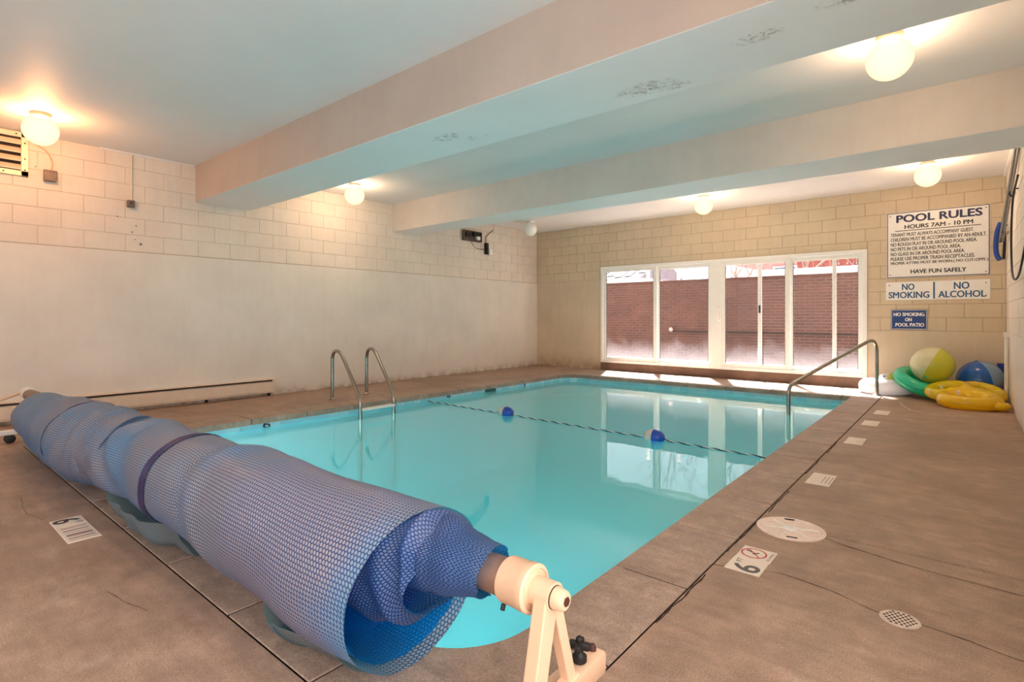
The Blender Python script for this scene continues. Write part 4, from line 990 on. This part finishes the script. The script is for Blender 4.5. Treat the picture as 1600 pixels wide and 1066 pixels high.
# A-frame: plane x = FX, thickness in x
FX = -.800; TH = .040
Mf = Matrix(((0, 0, 1, FX + .84 - TH / 2), (1, 0, 0, -1.10), (0, 1, 0, 0), (0, 0, 0, 1)))   # (y, z) polygon -> extruded along x
A = MB()
A.prism([(.990, .13), (1.040, .13), (1.118, .45), (1.064, .462)], 0, TH, .0, Mf)           # front leg
A.prism([(1.178, .19), (1.216, .175), (1.132, .455), (1.104, .43)], 0, TH * .8, .0, Mf)      # back leg
A.prism([(1.00, .13), (1.222, .13), (1.216, .205), (1.02, .165)], 0, TH, .0, Mf)          # foot
afr = A.build('a_frame', M['cream_plastic'], RL_); md = afr.modifiers.new('b', 'BEVEL'); md.width = .004; md.segments = 2; md.limit_method = 'ANGLE'
fin = MB(); fin.prism([(1.044, .17), (1.060, .17), (1.108, .43), (1.098, .43)], .012, .026, 0, Mf); fin.build('web', M['cream_plastic'], afr)
MB().cyl(q(-.840, 1.098, ZH), q(-.779, 1.098, ZH), .036, 32).build('bearing_boss', M['cream_plastic'], RL_, True)
MB().cyl(q(-.780, 1.098, ZH), q(-.776, 1.098, ZH), .029, 32).build('bearing_ring', M['black_plastic'], RL_, True)
MB().lathe([(.028, 0), (.028, .005), (.024, .028), (.020, .032), (.012, .032)], 32, Matrix.Translation(q(-.777, 1.098, ZH)) @ Matrix.Rotation(R(90), 4, 'Y')).build('axle_cap', M['cream_plastic'], RL_, True)
MB().cyl(q(-.747, 1.098, ZH), q(-.742, 1.098, ZH), .012, 6).build('axle_bolt', M['brown_cap'], RL_)
# base bar
bb_ = MB(); bb_.box(-.875 + .84, -.805 + .84, -.20, .30, .100, .165, .010); bb_.box(-.790 + .84 - .02, -.785 + .84 + .03, -.12, .14, .104, .160, .008); base = bb_.build('base_bar', M['cream_plastic'], RL_, True, ang=30)
kb = MB(); KZ = Matrix.Translation((0, .205, .047)); kb.lathe([(.017, .118), (.021, .122), (.021, .136), (.014, .140), (.010, .150), (.010, .156)], 20, KZ)
kb.box(-.030, .030, -.009, .009, .154, .176, .005, KZ @ Matrix.Rotation(R(20), 4, 'Z')); kb.box(-.009, .009, -.030, .030, .154, .176, .005, KZ @ Matrix.Rotation(R(20), 4, 'Z'))
kb.lathe([(.010, .17), (.011, .185), (.006, .190)], 14, KZ); kb.build('clamp_knob', M['black_plastic'], RL_, True)
for y in (-.16, .145, .275): MB().lathe([(.011, .116), (.011, .128), (.007, .136), (.004, .137)], 12, Matrix.Translation((0, y, .047))).build('bolt_cap', M['brown_cap'] if y != .155 else M['black_plastic'], RL_, True)
def caster(x, y, par, r=.042):
    c = MB()
    for s_ in (-1, 1): c.lathe([(r * .8, -.010), (r, -.007), (r, .007), (r * .8, .010)], 20, Matrix.Translation((x + s_ * .014, y, r)) @ Matrix.Rotation(R(90), 4, 'Y'))
    o_ = c.build('caster_wheel', M['black_plastic'], par, True)
    MB().box(x - .012, x + .012, y - .012, y + .012, r, .104, .002).build('caster_fork', M['metal_box'], par)
caster(0, .25, RL_); caster(0, -.17, RL_)
# far stand, same kind
FS = empty('far_stand'); FS.parent = RL_; FS.location = q(-6.66, .96, 0)
o2 = MB(); o2.box(-.035, .035, -.26, .26, .075, .118, .008); o2.prism([(-.05, .11), (.0, .11), (.03, .45), (-.01, .45)], 0, .035, 0, Matrix(((0, 0, 1, -.02), (1, 0, 0, 0), (0, 1, 0, 0), (0, 0, 0, 1))))
o2.prism([(.10, .11), (.13, .11), (.03, .45), (.0, .45)], 0, .035, 0, Matrix(((0, 0, 1, -.02), (1, 0, 0, 0), (0, 1, 0, 0), (0, 0, 0, 1)))); o2.cyl((-.06, .0, .44), (.05, .0, .44), .055, 24)
far = o2.build('far_stand_frame', M['white_plastic'], RL_); far.location = FS.location; bpy.data.objects.remove(FS)
def caster2(dy):
    c = MB()
    for s_ in (-1, 1): c.lathe([(.032, -.012), (.040, -.008), (.040, .008), (.032, .012)], 20, Matrix.Translation(q(-6.66 + s_ * .019, .96 + dy, .040)) @ Matrix.Rotation(R(90), 4, 'Y'))
    c.build('caster_wheel', M['black_plastic'], RL_, True)
caster2(-.13); caster2(.23)
cr = MB(); cr.tube([q(-6.72, .96, .44), q(-6.78, .93, .44), q(-6.86, .70, .345), q(-6.90, .60, .30)], .014, 10); cr.cyl(q(-6.90, .60, .30), q(-6.99, .60, .30), .020, 12); cr.build('crank_handle', M['cream_plastic'], RL_, True)

# ------------------------------------------------------------------ bubble cover rolled on the reel
CV = thing('pool_cover', 'rolled blue bubble solar cover lying on the reel along near pool edge', 'pool cover', (-3.5, 1.03, 0))
def interp(tab, x):
    if x <= tab[0][0]: return tab[0][1:]
    for a, b in zip(tab[:-1], tab[1:]):
        if x <= b[0]:
            t = (x - a[0]) / (b[0] - a[0]); t = t * t * (3 - 2 * t); return tuple(p + (r_ - p) * t for p, r_ in zip(a[1:], b[1:]))
    return tab[-1][1:]
TAB = [(-6.22, .290, .175, .175), (-6.10, .292, .205, .200), (-5.2, .283, .246, .262), (-4.57, .285, .262, .262), (-4.15, .310, .235, .235), (-3.80, .330, .215, .225), (-3.42, .335, .216, .232), (-2.95, .345, .217, .235), (-2.40, .338, .226, .255), (-2.0, .325, .236, .262), (-1.6, .312, .238, .258), (-1.2, .322, .232, .262)]
def loft(nm, mat, x0, x1, nx=60, na=96, scale=1.0, dz=0, dy=0, a0=0, a1=360, skewf=None, disp=None, tab=None, rough=.006, seed=0, rag=0):
    m = MB(); vs = []; uv = []
    us = [0.0] * (na + 1)
    for i in range(nx + 1):
        t = i / nx; x = x0 + (x1 - x0) * t
        for k in range(na + 1):
            a = R(a0 + (a1 - a0) * k / na)
            xx = x + (skewf(a, t) if skewf else 0)
            zc, ry, rz = interp(tab or TAB, xx)
            th = a
            n1 = noise.noise(Vector((xx * 1.6 + seed, math.cos(th) * 1.1, math.sin(th) * 1.1))) ; n2 = noise.noise(Vector((xx * 5 + seed, math.cos(th) * 2.4, math.sin(th) * 2.4)))
            d = rough * (1.6 * n1 + .7 * n2)
            if disp: d += disp(xx, th)
            if rag and (t < .001 or t > .999): xx += rag * noise.noise(Vector((math.cos(th) * 19, math.sin(th) * 19, seed)))
            yy = axis(xx) + dy + math.cos(th) * (ry * scale + d); zz = zc + dz + math.sin(th) * ((rz if math.sin(th) < 0 else ry) * scale + d)
            zz = max(zz, .006)
            vs.append((xx + 3.5, yy - 1.03, zz))
            if i:
                pv = vs[-1 - (na + 1)]; us[k] += math.dist(pv, vs[-1])
            uv.append((x0 + us[k], th * .235))
    w_ = na + 1
    fs = [(i * w_ + k, i * w_ + k + 1, (i + 1) * w_ + k + 1, (i + 1) * w_ + k) for i in range(nx) for k in range(na)]
    m.add(vs, fs); m.uv = uv; o_ = m.build(nm, mat, CV, True, ang=75)
    return o_
def gs(x, c, w_): return math.exp(-((x - c) / w_) ** 2)
def rg1(x, th):   # gathered creases between the two straps
    e = gs(x, -4.1, .55)
    s_ = math.sin((x + .12 * math.cos(th + .6)) * 34 + 1.6 * math.sin(th * 1.3 + 1)) * .012 * e
    s_ += -.030 * gs(x + .10 * math.cos(th - 2.2), -3.98, .05)
    s_ += .010 * math.sin(x * 13 + 2.1 * math.cos(th)) * gs(x, -5.0, .5) - .012 * gs(x - .02 * math.cos(th), -4.78, .014)
    s_ += -.05 * gs(x, -6.22, .06)
    return s_
def rg2(x, th):
    s_ = math.sin((x + .2 * math.cos(th - 2)) * 22 + 2 * math.sin(th)) * .014 * gs(x, -3.7, .25)
    s_ += -.006 * gs(x - .03 * math.cos(th - 2.4), -2.98, .02)
    s_ += -.045 * gs(x + .16 * math.cos(th - 2.2), -2.42, .12)
    s_ += .012 * math.sin(x * 9 + 3 * math.cos(th)) * gs(x, -3.4, .5)
    return s_
def rg3(x, th):
    s_ = .010 * gs(x + .16 * math.cos(th - 2.2), -2.30, .06) + .008 * math.sin(x * 7 + 2 * math.cos(th + 1)) * gs(x, -1.9, .4)
    return s_
loft('far_section', M['cover'], -6.22, -3.88, 150, 110, disp=rg1, skewf=lambda a, t: .16 * t ** 8 * math.cos(a - 2.4), rough=.007)
loft('middle_section', M['cover'], -4.05, -2.30, 130, 110, scale=.995, disp=rg2, rough=.008, seed=3)
loft('near_section', M['cover'], -2.42, -1.29, 90, 120, scale=1.03, disp=rg3, skewf=lambda a, t: (.14 * (1 - t) * math.cos(a + .9) + .045 * t ** 2 * math.cos(a - 1.1)), rough=.006, seed=8)
loft('inner_film', M['cover_film'], -2.1, -1.325, 30, 90, scale=.955, dz=.000, skewf=lambda a, t: .05 * t ** 2 * math.cos(a - 1.1), rough=.005, seed=8, rag=.012)
# second loose layer and hanging loop inside the open end
T2 = [(-2.2, .31, .19, .20), (-1.55, .31, .19, .20), (-1.3, .30, .185, .20)]
loft('loose_inner_layer', M['cover_film'], -2.1, -1.50, 30, 90, tab=T2, dy=-.015, rough=.010, seed=5, skewf=lambda a, t: .06 * t * math.cos(a - .4), rag=.01)
T3 = [(-2.2, .36, .160, .19), (-1.42, .365, .155, .180), (-1.34, .380, .148, .165), (-1.28, .400, .156, .168), (-1.235, .416, .138, .142), (-1.205, .418, .150, .152), (-1.17, .42, .105, .105)]
def rg4(x, th): return .012 * math.sin(x * 42 + 2 * math.sin(th)) * gs(x, -1.28, .09) + .008 * math.sin(3 * th + x * 9)
loft('wrinkled_layer', M['cover_blue'], -1.50, -1.165, 110, 110, tab=T3, disp=rg4, rough=.010, seed=11, skewf=lambda a, t: .05 * t * math.cos(a - 1.2))
T4 = [(-2.2, .40, .09, .09), (-1.36, .42, .100, .100), (-1.28, .44, .110, .112), (-1.18, .448, .106, .108), (-1.08, .45, .090, .092), (-1.00, .452, .080, .080), (-.97, .452, .076, .076)]
def rg5(x, th): return .006 * math.sin(2 * th + x * 16) + .005 * gs(x + .06 * math.cos(th), -1.14, .03) - .006 * gs(x + .06 * math.cos(th), -1.20, .02)
loft('core_wrap', M['cover_blue'], -1.6, -.985, 80, 90, tab=T4, disp=rg5, rough=.005, seed=17, skewf=lambda a, t: .022 * t ** 6 * math.cos(a - 2), rag=.010)
# skirts touching the floor
TS = [(-3.95, .17, .07, .10), (-3.6, .15, .16, .145), (-3.2, .15, .17, .145), (-2.8, .15, .08, .13)]
loft('hanging_skirt', M['cover_thin'], -3.92, -2.84, 60, 60, tab=TS, dy=-.030, a0=180, a1=330, rough=.012, seed=21, skewf=lambda a, t: .10 * math.sin(a) * (1 - 2 * t), disp=lambda x, th: .008 * math.sin(x * 26))
TN = [(-2.04, .15, .09, .12), (-1.80, .14, .175, .134), (-1.5, .15, .13, .13)]
loft('floor_flap', M['cover_thin'], -1.98, -1.80, 20, 60, tab=TN, dy=-.030, a0=190, a1=330, rough=.006, seed=25, skewf=lambda a, t: .09 * math.sin(a) * (1 - 2 * t))
loft('floor_flap', M['cover_thin'], -1.80, -1.50, 24, 60, tab=TN, dy=-.034, a0=190, a1=330, rough=.006, seed=27, skewf=lambda a, t: .08 * math.sin(a) * (1 - 2 * t) - .02)
# dark seams
def band(nm, x, w_, skew):
    loft(nm, M['strap'], x, x + w_, 4, 110, scale=1.004, disp=(lambda xx, th: rg1(xx, th) + .003) if x < -4 else (lambda xx, th: rg2(xx, th) + .003), skewf=lambda a, t: skew * math.cos(a - 2.3), rough=.007 if x < -4 else .008, seed=0 if x < -4 else 3)
band('seam_band', -4.83, .022, .03); band('seam_band', -3.02, .060, .035)
# end closure at the far end
cp = MB(); z0_, ry_, rz_ = TAB[0][1:]; cp.lathe([(.05, -.06), (.12, -.055), (.150, -.03), (.160, .02)], 40, Matrix.Translation((-6.20 + 3.5, axis(-6.2) - 1.03, .30)) @ Matrix.Rotation(R(90), 4, 'Y')); cp.build('rolled_end', M['cover_blue'], CV, True)
